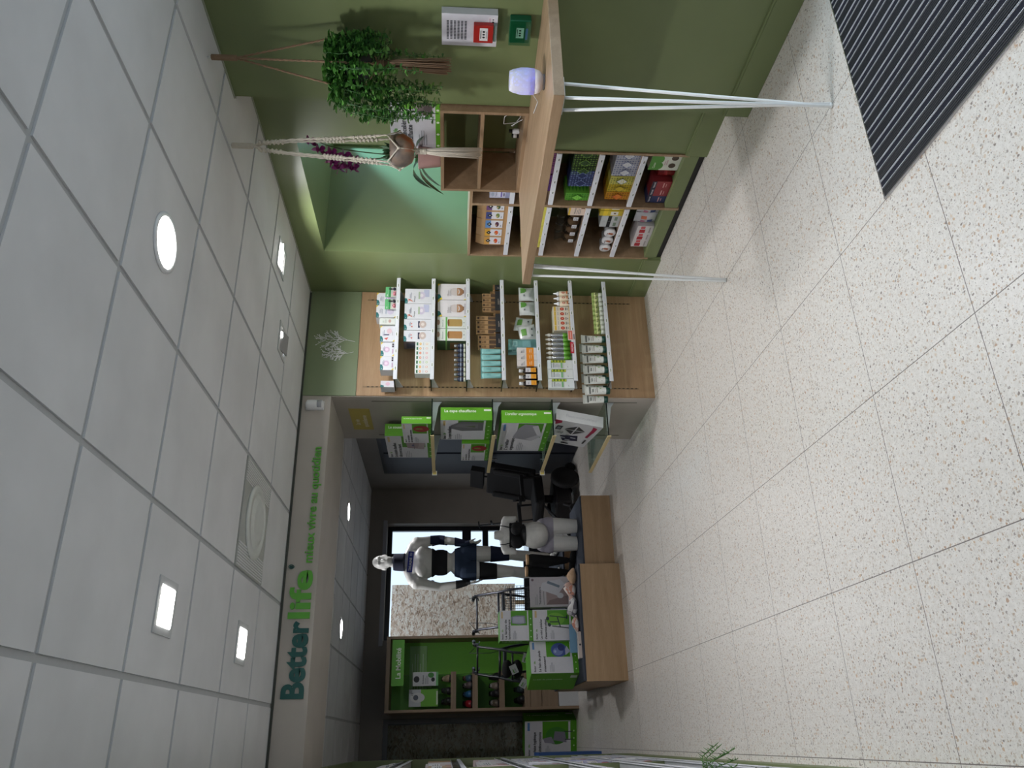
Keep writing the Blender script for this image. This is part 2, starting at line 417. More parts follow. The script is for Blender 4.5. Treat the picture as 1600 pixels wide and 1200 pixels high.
    d = MB(); d.box(XR-0.03, 8.10, 0.01, XR-0.01, 8.84, 2.31, gl); d.box(XR-0.03, 8.90, 0.01, XR-0.01, 9.66, 2.31, gl); d.build('panel', f)
    MB().tube([(XR-0.06, 9.0, 0.95), (XR-0.06, 9.0, 1.25)], 0.01, STEEL).build('door_handle', f)
    # skirtings
    def skirt(n, x, y0, y1, h=0.13):
        b = MB(); b.box(x-0.018, y0, 0, x, y1, h-0.01, GREEN); b.box(x-0.013, y0, h-0.01, x, y1, h, GREEN); struct(n, b)
    skirt('baseboard_pilaster', XP, 2.1, 3.0); skirt('baseboard_niche_near', XR, 3.0, 3.595); skirt('baseboard_niche_far', XR, 4.71, 5.22)
    b = MB(); b.box(XR+0.01, 6.11, 0, XR+0.03, 8.05, 0.08, TAUPE); b.box(XR+0.01, 9.72, 0, XR+0.03, 10.55, 0.08, TAUPE); struct('baseboard_right_back', b)
    # ceiling edge angles
    b = MB(); A = M((150, 154, 140), 0.5)
    for (xa, ya, xb, yb) in ((XP-0.018, -1.6, XP, 3.0), (XP, 3.0, XR, 3.018), (XR-0.018, 3.0, XR, 5.24)): b.box(xa, ya, CZ-0.003, xb, yb, CZ+0.001, A)
    struct('trim_1', b)
    b = MB(); b.box(-0.9, 5.235, CZ-0.012, 3.15, 5.25, CZ+0.001, M((70, 72, 66), 0.5)); struct('trim_2', b)
    # far window wall: dark framed door and fixed pane
    blk = M((12, 14, 22), 0.3)
    fr = MB(); Y = YB+0.18
    for (xa, xb, za, zb) in ((1.20, 2.72, 2.30, 2.36), (2.66, 2.72, 0, 2.30), (2.29, 2.35, 0, 2.30), (1.20, 2.72, 0, 0.10), (1.20, 1.24, 0.1, 2.3), (2.35, 2.66, 1.22, 1.34), (2.35, 2.66, 0.98, 1.06), (2.35, 2.66, 0.1, 0.42), (1.24, 2.29, 0.1, 0.5)):
        fr.box(xa, Y, za, xb, Y+0.06, zb, blk)
    f = struct('window_1', fr); MB().box(1.24, Y+0.025, 0.1, 2.66, Y+0.033, 2.3, GLASS).build('pane', f)
    MB().tube([(2.40, Y-0.05, 1.02), (2.40, Y-0.05, 1.30)], 0.012, BLACK).build('door_handle', f)
    b = MB(); b.box(1.13, YB-0.02, 2.36, 2.76, YB, 2.41, M((150, 150, 158), 0.4)); struct('trim_3', b)
    gr = M((96, 98, 102), 0.4)
    fr = MB(); Y = YB+0.1
    for (xa, xb, za, zb) in ((-0.25, 0.27, 2.26, 2.32), (0.215, 0.27, 0.03, 2.26), (-0.25, -0.2, 0.03, 2.26), (-0.25, 0.27, 0.03, 0.09)): fr.box(xa, Y, za, xb, Y+0.05, zb, gr)
    fr.box(0.20, Y+0.005, 0.09, 0.216, Y+0.045, 2.26, blk)
    f = struct('window_2', fr); MB().box(-0.2, Y+0.02, 0.09, 0.215, Y+0.028, 2.26, GLASS).build('pane', f)
    # outside: pavement and chipboard hoardings
    MB().box(-1.5, 10.86, -0.08, 5, 16, -0.02, M((190, 188, 186), 0.8)).build('pavement', kind='structure')
    t = thing('chipboard_hoarding', (0, 0, 0), label='pale chipboard panel standing outside the far window behind the tall mannequin', cat='board')
    MB().box(1.235, 11.9, 0.53, 2.14, 11.92, 2.36, osb_mat('chipboard_pale', 1.22)).build('panel', t)
    for x in (1.30, 1.84): MB().box(x, 11.92, -0.02, x+0.06, 11.97, 2.2, OAKZ).build('post', t)
    t2 = MB().box(-0.4, 10.87, -0.02, 0.55, 10.89, 2.4, osb_mat('chipboard_brown', 0.86)).build('chipboard_hoarding', label='brown chipboard panel behind the narrow far window beside the shoe display', cat='board')
room()

def mat():
    t = thing('entrance_mat', (0, 0, 0), label='black and aluminium striped entrance mat sunk in the terrazzo floor', cat='mat')
    x0, x1, y0, y1 = 1.703, 2.90, 0.05, 2.116
    b = MB(); b.box(x0, y0, 0.0005, x1, y1, 0.004, M((22, 24, 30), 0.8)); b.build('backing', t)
    b = MB(); b.box(x0-0.006, y0, 0.0, x0, y1+0.006, 0.008, STEEL); b.box(x0, y1, 0.0, x1, y1+0.006, 0.008, STEEL); b.build('frame', t)
    rub = M((32, 34, 40), 0.6); car = M((16, 18, 34), 0.95); alu = M((226, 228, 234), 0.32, 0.35)
    B, K, A = MB(), MB(), MB(); x = x0
    k = 0
    while x < x1-0.08:
        for i in range(4): B.box(x+0.001+i*0.0085, y0, 0.004, x+0.0075+i*0.0085, y1-0.001, 0.0085, rub)
        A.box(x+0.0358, y0, 0.004, x+0.0382, y1-0.001, 0.0105, alu)
        K.box(x+0.039, y0, 0.004, x+0.060, y1-0.001, 0.009, car)
        A.box(x+0.0612, y0, 0.004, x+0.0630, y1-0.001, 0.0105, alu); A.box(x+0.0662, y0, 0.004, x+0.0680, y1-0.001, 0.0105, alu)
        x += 0.0745; k += 1
    B.build('rubber_strip', t); K.build('carpet_strip', t); A.build('aluminium_rail', t)
mat()

# ---------------------------------------------------------------- ceiling fittings
def area_light(parent, loc, size, power, spread=160, color=(0.98, 0.98, 1.0), rot=(0, 0, 0), shape='DISK'):
    l = bpy.data.lights.new('lamp_light', 'AREA'); l.shape = shape; l.size = size; l.energy = power; l.color = color; l.spread = R(spread)
    o = bpy.data.objects.new('lamp_light', l); COL.objects.link(o); o.location = loc; o.rotation_euler = rot; o.parent = parent
LENS = M((255, 252, 246), 0.4, emit=14.0)
def downlight(x, y, r, power, label, square=False, tilt=0, lit=True, group='ceiling downlights'):
    t = thing('downlight', (x, y, CZ), label=label, cat='ceiling light', group=group)
    if not square:
        b = MB(); b.lathe([(r+0.018, -0.001), (r+0.018, -0.006), (r+0.004, -0.010), (r, -0.008), (r, -0.001)], WHITEM, 40); b.build('trim_ring', t)
        MB().lathe([(r, -0.004), (r, -0.007)], LENS, 40).build('lens', t)
        area_light(t, (0, 0, -0.013), r*1.9, power)
    else:
        a = r+0.028; b = MB()
        for (xa, ya, xb, yb) in ((-a, -a, a, -r), (-a, r, a, a), (-a, -r, -r, r), (r, -r, a, r)): b.box(xa, ya, -0.006, xb, yb, -0.0005, M((188, 190, 192), 0.5))
        b.build('bezel', t)
        T = Matrix.Rotation(tilt, 4, 'X')
        q = MB(); q.box(-r+0.006, -r+0.006, -0.010, r-0.006, r-0.006, -0.004, LENS if lit else M((120, 122, 124), 0.3), T); q.build('lens', t)
        area_light(t, (0, 0, -0.02), r*1.8, power, shape='SQUARE')
        if not lit: MB().ball((0.03, -0.04, -0.008), (0.02, 0.02, 0.004), LENS).build('bulb', t)
    return t
downlight(1.726, 2.527, 0.098, LAMP_W*1.5, 'round recessed ceiling light nearest the hanging plants')
downlight(0.49, 3.125, 0.075, LAMP_W, 'square recessed ceiling light nearest the entrance side, left of the air grille', True)
downlight(0.49, 4.327, 0.075, LAMP_W, 'square recessed ceiling light between the air grille and the shop name', True)
downlight(2.80, 4.25, 0.075, LAMP_W*1.3, 'square ceiling spot lit beside the green niche wall', True, R(10))
downlight(2.34, 4.50, 0.075, LAMP_W*0.7, 'square ceiling spot mostly dark with one bright point, before the oak shelving', True, R(-14), lit=False)
downlight(2.25, 8.22, 0.09, LAMP_W*0.85, 'round ceiling light of the far room nearest the dark door')
downlight(1.05, 8.20, 0.09, LAMP_W*0.85, 'round ceiling light of the far room above the display plinths')
downlight(1.726, 0.127, 0.098, LAMP_W*1.1, 'added unseen round ceiling light over the entrance mat')  # presumed lamp behind the camera, added to light the near floor
downlight(0.526, -0.473, 0.098, LAMP_W*1.1, 'added unseen round ceiling light by the shop front')  # second added lamp, out of view on the same tile grid
def grille(x, y, label):
    t = thing('air_grille', (x, y, CZ), label=label, cat='air vent', group='ceiling air grilles')
    g = M((178, 180, 176), 0.35); b = MB(); b.box(-0.29, -0.29, -0.002, 0.29, 0.29, 0.006, g)
    for i in range(9): b.box(-0.28+i*0.014, -0.28, -0.006, -0.274+i*0.014, 0.28, -0.002, WHITE); b.box(0.16+i*0.014, -0.28, -0.006, 0.166+i*0.014, 0.28, -0.002, WHITE)
    b.build('plate', t)
    b = MB(); b.lathe([(0.205, -0.002), (0.205, -0.012), (0.17, -0.022), (0.165, -0.012), (0.14, -0.008), (0.12, -0.024), (0.10, -0.028), (0.06, -0.014), (0.0001, -0.018)], M((214, 216, 212), 0.3), 48); b.build('round_diffuser', t)
grille(1.126, 4.327, 'square air grille with round diffuser in the ceiling of the near room')
grille(1.126, 7.327, 'square air grille with round diffuser in the ceiling of the far room')
def detector():
    t = thing('motion_detector', (2.215, 5.25, 2.49), label='small white motion detector on the bulkhead corner beside the sage panel', cat='detector')
    b = MB(); b.box(-0.035, -0.012, -0.065, 0.035, 0, 0.065, WHITE); b.build('base', t, bevel=0.004)
    b = MB(); b.lathe([(0.012, -0.062), (0.036, -0.052), (0.038, 0.02), (0.036, 0.052), (0.02, 0.062)], WHITEM, 20, c=(0, -0.02, 0)); b.build('housing', t)
    MB().lathe([(0.03, -0.052), (0.030, -0.02)], M((180, 182, 190), 0.2), 16, c=(0, -0.032, 0)).build('lens', t)
detector()

# ---------------------------------------------------------------- lettering on the bulkhead
def sign():
    t = thing('shop_sign', (0, 5.25, 0), label='large cut-out shop name and slogan lettering on the beige bulkhead', cat='sign')
    def letters(name, s, x0, x1, z, size, col, bold=0.03, parent=t):
        cu = bpy.data.curves.new('t', 'FONT'); cu.body = s; cu.size = 1; cu.offset = bold; cu.extrude = 0.004; cu.resolution_u = 4
        ob = bpy.data.objects.new('t', cu); COL.objects.link(ob)
        dg = bpy.context.evaluated_depsgraph_get(); me = bpy.data.meshes.new_from_object(ob.evaluated_get(dg))
        bpy.data.objects.remove(ob)
        mx = max(v.co.x for v in me.vertices); mn = min(v.co.x for v in me.vertices); k = (x1-x0)/(mx-mn)
        for v in me.vertices:
            x, y, zz = v.co; v.co = (x0+(x-mn)*k, -0.006-zz, z+y*size)
        me.materials.clear(); me.materials.append(C(col)); me.name = name
        o = bpy.data.objects.new(name, me); COL.objects.link(o); o.parent = parent; return o
    letters('dark_lettering', 'Better', 0.262, 0.724, 2.416, 0.186, BLD, 0.035)['label'] = 'dark teal first half of the shop name'
    letters('bright_lettering', 'life', 0.738, 1.045, 2.416, 0.186, BLG, 0.03)['label'] = 'bright green second half of the shop name'
    letters('registered_mark', '\u00ae', 1.055, 1.083, 2.535, 0.05, BLD, 0.01)
    letters('slogan_lettering', 'mieux vivre au quotidien', 1.095, 1.90, 2.422, 0.082, BLG, 0.015)['label'] = 'smaller green slogan lettering'
sign()

# ================================================================ oak shelving unit against the pier
ZS = [1.925, 1.666, 1.410, 1.155, 0.897, 0.637, 0.378]
YS0 = 5.035
def strip(b, x, y, z0, z1, axis='y'):
    b.box(x-0.006, y-0.0012, z0, x+0.006, y, z1, M((150, 124, 92), 0.4))
    z = z0+0.01
    while z < z1-0.02:
        b.box(x-0.0035, y-0.0018, z, x+0.0035, y-0.001, z+0.016, M((46, 36, 28), 0.6)); z += 0.032
def shelving():
    t = thing('shelving_unit', (0, 0, 0), label='oak wall shelving unit with seven glass shelves under a sage panel', cat='shelving')
    b = MB(); b.box(2.295, 5.24, 0.0, 3.165, 5.252, 2.205, OAKZ); b.build('back_board', t)
    b = MB(); b.box(2.295, 5.24, 2.208, 3.165, 5.252, CZ-0.012, GREENP); h = b.build('header_panel', t, label='sage green header panel with white twig motif')
    # white twig drawing on the header
    g = MB(); rnd = random.Random(4)
    def twig(x, z, ang, L, d):
        x2 = x+L*math.sin(ang); z2 = z+L*math.cos(ang)
        g.tube([(x, 5.2385, z), (x2, 5.2385, z2)], 0.0016, WHITE, 4)
        if d == 0: g.ball((x2, 5.2385, z2), 0.0038, WHITE, 6); return
        n = 3
        for k in range(n):
            f = (k+1)/n
            twig(x+(x2-x)*f, z+(z2-z)*f, ang+rnd.choice((-1, 1))*rnd.uniform(0.35, 0.75)*(1 if k < n-1 else .3), L*rnd.uniform(0.42, 0.62), d-1)
    def tree(x, z, h, lean):
        g.tube([(x-0.012*lean, 5.2385, z), (x, 5.2385, z+h*.2), (x+lean*.01, 5.2385, z+h)], 0.002, WHITE, 4)
        for k in range(9):
            zz = z+h*(0.2+0.08*k); s = -1 if k % 2 else 1
            twig(x, zz, s*rnd.uniform(0.45, 0.8), h*(0.26-0.012*k), 2 if k < 7 else 1)
        g.ball((x+lean*.01, 5.2385, z+h), 0.005, WHITE, 6)
    tree(2.745, 2.235, 0.285, 1); tree(2.635, 2.242, 0.225, -1)
    g.build('twig_motif', h)
    b = MB(); strip(b, 2.365, 5.24, 0.12, 2.16); strip(b, 3.095, 5.24, 0.12, 2.16); b.build('slotted_upright', t)
    blk = M((26, 34, 32), 0.25)
    for k, z in enumerate(ZS):
        s = MB(); s.box(2.335, YS0+0.004, z-0.008, 3.163, 5.236, z, GLASSG)
        s.box(2.332, YS0+0.004, z-0.008, 2.335, 5.236, z, blk)
        sh = s.build('glass_shelf', t)
        r = MB(); r.box(2.332, YS0-0.004, z-0.026, 3.165, YS0+0.003, z+0.003, M((214, 217, 222), 0.25))
        r.box(2.332, YS0-0.006, z-0.024, 3.165, YS0-0.004, z+0.001, M((226, 229, 234), 0.3))
        for q in range(6):
            x = 2.40+q*0.137+0.03*((k*7+q*3) % 3)
            r.box(x, YS0-0.0066, z-0.021, x+0.034, YS0-0.006, z-0.002, M((240, 241, 240), 0.5)); r.box(x+0.004, YS0-0.0071, z-0.013, x+0.028, YS0-0.0066, z-0.008, M((104, 128, 96), 0.5))
        r.build('price_rail', sh)
        c = MB()
        for x in (2.365, 3.095): c.prism([(5.238, z-0.008), (5.07, z-0.008), (5.07, z-0.016), (5.238, z-0.055)], -0.004, 0.004, M((205, 208, 210), 0.35), Matrix(((0, 0, 1, x), (1, 0, 0, 0), (0, 1, 0, 0), (0, 0, 0, 1))))
        c.build('bracket', sh)
shelving()
SIDEZ = [1.660, 1.218, 0.777, 0.372]
def side_shelving():
    t = thing('side_shelving', (0, 0, 0), label='four glass side shelves with brass-coloured edge strips on the beige pier', cat='shelving')
    b = MB(); g = M((150, 148, 138), 0.5)
    for y in (5.33, 6.02): b.box(2.2880, y-0.006, 0.12, 2.2902, y+0.006, 2.1, M((120, 116, 104), 0.5))
    b.build('slotted_upright', t)
    gold = M((206, 188, 140), 0.4); tagc = M((226, 208, 120), 0.5)
    for k, z in enumerate(SIDEZ):
        s = MB(); s.box(2.003, 5.272, z-0.008, 2.286, 6.12, z, GLASSG); s.box(2.0, 5.268, z-0.008, 2.286, 5.272, z, M((20, 30, 28), 0.2))
        sh = s.build('glass_shelf', t)
        MB().box(1.996, 5.268, z-0.022, 2.003, 6.12, z+0.004, gold).build('edge_strip', sh)
        c = MB()
        for y in (5.33, 6.02): c.prism([(2.286, z-0.008), (2.06, z-0.008), (2.06, z-0.018), (2.25, z-0.05), (2.286, z-0.075)], -0.004, 0.004, M((196, 200, 204), 0.35), Matrix(((1, 0, 0, 0), (0, 0, 1, y), (0, 1, 0, 0), (0, 0, 0, 1))))
        c.build('bracket', sh)
        if k in (0, 2): MB().box(1.975, 6.115, z-0.034, 2.012, 6.119, z+0.006, WHITE).box(1.980, 6.1138, z-0.029, 2.007, 6.1148, z+0.001, tagc).build('price_tag', sh)
side_shelving()
def yellow_sign():
    b = MB(Matrix.Translation((2.288, 5.89, 2.13)) @ Matrix.Rotation(R(-90), 4, 'Z'))
    b.box(0, -0.004, 0, 0.42, 0.0, 0.155, M((196, 176, 84), 0.5))
    a = Art(b, Matrix.Translation((0, -0.004, 0)) @ FRONT)
    a.text(0.10, 0.095, 0.05, 'La vie', (232, 224, 196), True); a.text(0.06, 0.035, 0.05, 'quotidienne', (232, 224, 196), True)
    b.build('category_sign', label='small yellow sign plate high on the beige pier side', cat='sign')
yellow_sign()

# ================================================================ built-in shelving under the niche (right wall)
ZN = [1.150, 0.897, 0.638, 0.378]
def niche_shelves():
    t = thing('built_in_shelving', (0, 0, 0), label='oak shelf recess under the green window niche, split by a middle divider', cat='shelving')
    b = MB()
    b.box(XR-0.008, 3.595, 0.10, XR+0.36, 3.613, 1.40, OAKY); b.box(XR-0.008, 4.692, 0.10, XR+0.36, 4.71, 1.40, OAKY); b.box(XR-0.008, 4.108, 0.03, XR+0.36, 4.130, 1.392, OAKY)
    b.box(XR-0.008, 3.595, 1.392, XR+0.36, 4.71, 1.41, OAKY); b.build('carcass', t)
    MB().box(XR+0.34, 3.613, 0.13, XR+0.36, 4.692, 1.392, GREEN).build('back_panel', t)
    b = MB(); b.box(XR+0.03, 3.60, 0.0, XR+0.34, 4.70, 0.125, GREEN); b.box(XR-0.004, 3.613, 0.04, XR+0.03, 4.108, 0.125, GREEN); b.box(XR-0.004, 4.130, 0.04, XR+0.03, 4.692, 0.125, GREEN); b.build('plinth', t)
    MB().box(XR+0.01, 3.6, 0.0, XR+0.03, 4.7, 0.04, BLACK).build('kick_board', t)
    for z in ZN:
        for (ya, yb) in ((3.614, 4.107), (4.131, 4.691)):
            s = MB().box(XR+0.004, ya, z-0.014, XR+0.335, yb, z, WALNUT).build('shelf', t)
            r = MB(); r.box(XR-0.010, ya+0.004, z-0.026, XR+0.004, yb-0.004, z+0.004, M((222, 225, 232), 0.3))
            for q in range(4):
                y = ya+0.04+q*(yb-ya-0.08)/4; r.box(XR-0.0108, y, z-0.020, XR-0.010, y+0.03, z-0.004, WHITE); r.box(XR-0.0114, y+0.005, z-0.015, XR-0.0108, y+0.024, z-0.009, M((100, 112, 108), 0.5))
            r.build('price_rail', s)
niche_shelves()

# ================================================================ counter with hairpin legs
ZT = 1.136
def counter():
    t = thing('counter', (0, 0, 0), label='high oak counter top on white hairpin legs along the green wall', cat='counter')
    b = MB(); b.prism([(2.268, 2.264), (XP-0.002, 2.264), (XP-0.002, 3.002), (XR-0.002, 3.002), (XR-0.002, 3.645), (2.268, 3.645)], ZT-0.044, ZT, OAKY); b.build('top', t, bevel=0.002)
    wm = M((226, 228, 228), 0.35)
    def leg(xf, yf, sx, sy):
        m = MB(); tops = [(xf+0.004*sx, yf+0.012*sy), (xf+0.075*sx, yf+0.01*sy), (xf+0.01*sx, yf+0.085*sy)]
        for k, (x, y) in enumerate(tops): m.tube([(x, y, ZT-0.05), (xf+0.006*k, yf+0.006*(k % 2), 0.012), (xf+0.006*k, yf, 0.004)], 0.0065, wm, 8)
        m.ball((xf+0.006, yf+0.002, 0.008), (0.014, 0.010, 0.008), wm, 10)
        m.box(xf+(0 if sx > 0 else -.1), yf+(0 if sy > 0 else -0.1), ZT-0.050, xf+(0.1 if sx > 0 else 0), yf+(0.1 if sy > 0 else 0), ZT-0.0445, wm)
        m.build('hairpin_leg', t)
    leg(2.285, 2.285, 1, 1); leg(2.285, 3.60, 1, -1)
counter()

# ================================================================ merchandise
def fx(q): return 2.33+(593-q)*0.0053      # metres along the oak shelf from a distance read off the rail
def place_row(make, xs, y, z, desc, where, group, rz=0, jitter=0.003, ref='green wall', names=None, axis='x', cat='box'):
    """first copy is the built one, the rest are copies of it and of its parts; counted from ref"""
    rnd = random.Random(hash_s(desc)); first = None; out = []
    for k, x in enumerate(xs):
        if axis == 'x': loc = (x, y+rnd.uniform(0, jitter), z)
        else: loc = (y+rnd.uniform(0, jitter), x, z)
        rr = rz+R(rnd.uniform(-1.5, 1.5))*(1 if jitter else 0)
        lab = '%s, %s from the %s, %s' % (desc, names[k] if names else ORD[k], ref, where) if len(xs) > 1 else '%s, %s' % (desc, where)
        if first is None:
            first = make(); o = first; o.location = loc; o.rotation_euler = (0, 0, rr)
            tag(o, lab, cat, group if len(xs) > 1 else None)
        else: o = dup(first, loc, rr, lab)
        out.append(o)
    return out
def hash_s(s): return sum(ord(c)*(i+1) for i, c in enumerate(s))
def carton(name, w, d, h, body, front=None, left=None, right=None, top=None, bevel=0):
    b = MB(); b.box(-w/2, 0, 0, w/2, d, h, C(body))
    for side, fn in (('f', front), ('l', left), ('r', right), ('t', top)):
        if fn: fn(Art(b, face_T(side, w, d, h)))
    return b.build(name, bevel=bevel)
def spread(q0, q1, n):      # centres and pitch of n goods standing between two rail positions
    p = (q1-q0)/n; return [fx(q0+p*(k+0.5)) for k in range(n)], abs(p)*0.0053
TEAL = (52, 120, 122)
# --- first shelf
S = ['top glass shelf', 'second glass shelf down', 'third glass shelf down', 'fourth glass shelf down', 'fifth glass shelf down', 'sixth glass shelf down', 'lowest glass shelf']
G = 'goods on the oak shelving unit'
def nursing(w, h, pic, badge=True, yellow=True, word='Soins'):
    def f(a):
        if badge: a.poly([(0.0, h), (0.045, h), (0.042, h-0.014), (0.022, h-0.022), (0, h-0.020)], TEAL); a.text(0.006, h-0.013, 0.008, 'Ma', (226, 236, 232))
        if yellow: a.poly([(0, 0), (0.022, 0), (0, 0.022)], (238, 212, 70)); a.poly([(w, h), (w-0.0, h-0.016), (w-0.018, h)], (238, 212, 70))
        pic(a)
        a.lines(w*0.35, h*0.80, w*0.4, 2, 0.008, (170, 172, 186))
    return f
LAV = (212, 204, 222); PINK = (226, 198, 206)
def big_pic(w, h):
    def p(a):
        a.rect(w*0.45, h*0.10, w*0.95, h*0.30, (196, 200, 224)); a.ell(w*0.55, h*0.38, w*0.26, h*0.13, LAV); a.ell(w*0.55, h*0.38, w*0.12, h*0.06, (236, 230, 238))
        a.rect(w*0.30, h*0.44, w*0.80, h*0.50, (176, 196, 166)); a.poly([(w*0.16, h*0.78), (w*0.30, h*0.80), (w*0.24, h*0.90)], (206, 96, 84)); a.poly([(w*0.10, h*0.70), (w*0.22, h*0.74), (w*0.18, h*0.82)], (220, 140, 120)); a.rect(w*0.12, h*0.85, w*0.3, h*0.88, (230, 180, 160))
        a.text(w*0.10, h*0.62, 0.014, 'Pompe', INK, width=w*0.4)
    return p
def s1():
    w = 0.104; h = 0.150
    def pic(a): a.ell(w*0.5, h*0.30, w*0.25, h*0.16, LAV); a.rect(w*0.3, h*0.5, w*0.8, h*0.54, (160, 176, 200)); a.text(0.03, h*0.68, 0.010, 'Collection', (120, 130, 150))
    place_row(lambda: carton('carton', w, 0.10, h, PW, nursing(w, h, pic)), [fx(464), fx(484)], 5.085, ZS[0], 'tall white carton behind green cards', S[0], G)
    def card():
        t = thing('blister_card')
        b = MB(); b.box(-0.043, 0, 0, 0.043, 0.002, 0.086, (C((206, 208, 200)))); a = Art(b, face_T('f', 0.086, 0.002, 0.086))
        a.rect(0, 0.062, 0.086, 0.086, (110, 196, 130)); a.rect(0, 0.046, 0.086, 0.060, (58, 160, 88)); a.text(0.008, 0.068, 0.012, 'bio', (240, 248, 240), True); a.rect(0.012, 0.0, 0.05, 0.028, (226, 160, 168))
        b.build('card', t)
        q = MB(); q.ball((-0.018, -0.010, 0.020), (0.014, 0.010, 0.011), C((222, 140, 152))); q.ball((0.020, -0.012, 0.020), (0.013, 0.011, 0.011), C((46, 40, 56))); q.ball((0.020, -0.012, 0.046), (0.005, 0.008, 0.016), C((60, 50, 60))); q.build('teat', t)
        return t
    place_row(card, [fx(455), fx(475)], 5.06, ZS[0], 'green topped blister card', S[0], 'blister cards on the top glass shelf', cat='blister pack')
    def sl(a): a.rect(0, 0, 0.053, 0.006, (96, 180, 96)); a.ell(0.028, 0.045, 0.014, 0.010, (206, 176, 168)); a.text(0.012, 0.09, 0.010, 'bébé', (110, 160, 110)); a.lines(0.012, 0.08, 0.03, 3, 0.006, (190, 196, 190))
    place_row(lambda: carton('carton', 0.053, 0.075, 0.120, (228, 232, 226), sl), [fx(502)], 5.06, ZS[0], 'slim white carton with green foot line', S[0], G)
    h1 = 0.110
    def p2(a): a.rect(0.05, 0.045, 0.060, 0.085, (96, 92, 120)); a.ell(0.085, 0.045, 0.022, 0.018, PINK); a.poly([(0.012, 0.062), (0.034, 0.050), (0.024, 0.082)], (214, 104, 96)); a.text(0.05, 0.018, 0.010, 'Soutien', (150, 130, 150))
    place_row(lambda: carton('carton', 0.128, 0.09, h1, PW, nursing(0.128, h1, p2)), [fx(521.5)], 5.06, ZS[0], 'white carton with red drops picture', S[0], G)
    def p3(a): a.ell(0.052, 0.058, 0.022, 0.022, (218, 192, 214)); a.ell(0.052, 0.058, 0.011, 0.011, (236, 216, 232)); a.rect(0.070, 0.008, 0.084, 0.020, (52, 40, 58)); a.rect(0.088, 0.008, 0.100, 0.020, (52, 40, 58)); a.rect(0.02, 0.012, 0.055, 0.018, (196, 150, 186))
    place_row(lambda: carton('carton', 0.108, 0.10, 0.100, PW, nursing(0.108, 0.100, p3)), [fx(545.5), fx(566.5)], 5.06, ZS[0], 'white carton with round lilac pad picture', S[0], G)
    place_row(lambda: carton('carton', 0.050, 0.09, 0.096, (222, 220, 226), lambda a: (a.ell(0.025, 0.045, 0.014, 0.016, (224, 190, 206)), a.poly([(0, 0.096), (0.02, 0.096), (0.01, 0.07), (0, 0.074)], TEAL))), [fx(592)], 5.12, ZS[0], 'narrow white carton with pink picture set far back', S[0], G)
s1()
def s2():
    h = 0.200
    place_row(lambda: carton('carton', 0.126, 0.11, h, PW, nursing(0.126, h, big_pic(0.126, h), yellow=False)), [fx(461), fx(485.5)], 5.06, ZS[1], 'large white pump carton', S[1], 'white pump cartons on the second glass shelf')
    def m(a):
        nursing(0.092, h, lambda a: (a.rect(0.02, h*0.42, 0.074, h*0.49, (60, 62, 84)), a.ell(0.048, h*0.32, 0.030, 0.026, (206, 190, 182)), a.ell(0.048, h*0.32, 0.012, 0.012, (232, 222, 216)), a.poly([(0.02, h*0.7), (0.035, h*0.68), (0.03, h*0.76)], (210, 110, 96)), a.poly([(0.045, h*0.72), (0.058, h*0.70), (0.055, h*0.77)], (220, 140, 126))), yellow=False)(a)
    place_row(lambda: carton('carton', 0.090, 0.125, h, PW, m, left=lambda a: (a.rect(0, 0.04, 0.125, h-0.0, (116, 104, 104)), a.rect(0.02, 0.12, 0.1, 0.18, (70, 74, 90)))), [fx(506.7), fx(524.5)], 5.06, ZS[1], 'medium white carton with dark bottle picture', S[1], G)
    cols = [(238, 190, 96), (236, 176, 110), (226, 130, 110), (226, 140, 130), (166, 206, 90), (236, 160, 70), (222, 140, 70)]
    xs, p = spread(533.3, 582, 7); first = {}
    for k, x in enumerate(xs):
        def f(a, c=cols[k]): a.rect(0.006, 0.092, 0.030, 0.104, (70, 120, 90)); a.ell(0.018, 0.076, 0.010, 0.008, c); a.ell(0.018, 0.076, 0.004, 0.004, (250, 230, 190)); a.rect(0.007, 0.052, 0.029, 0.056, (186, 192, 200)); a.ell(0.018, 0.030, 0.008, 0.008, c); a.ell(0.018, 0.030, 0.0055, 0.0055, (236, 236, 238))
        o = carton('carton', p-0.0006, 0.07, 0.113, (232, 234, 232), f); o.location = (x, 5.06, ZS[1])
        tag(o, 'slim white remedy carton, %s from the green wall, second glass shelf down' % ORD[k], 'box', 'slim remedy cartons on the second glass shelf')
s2()
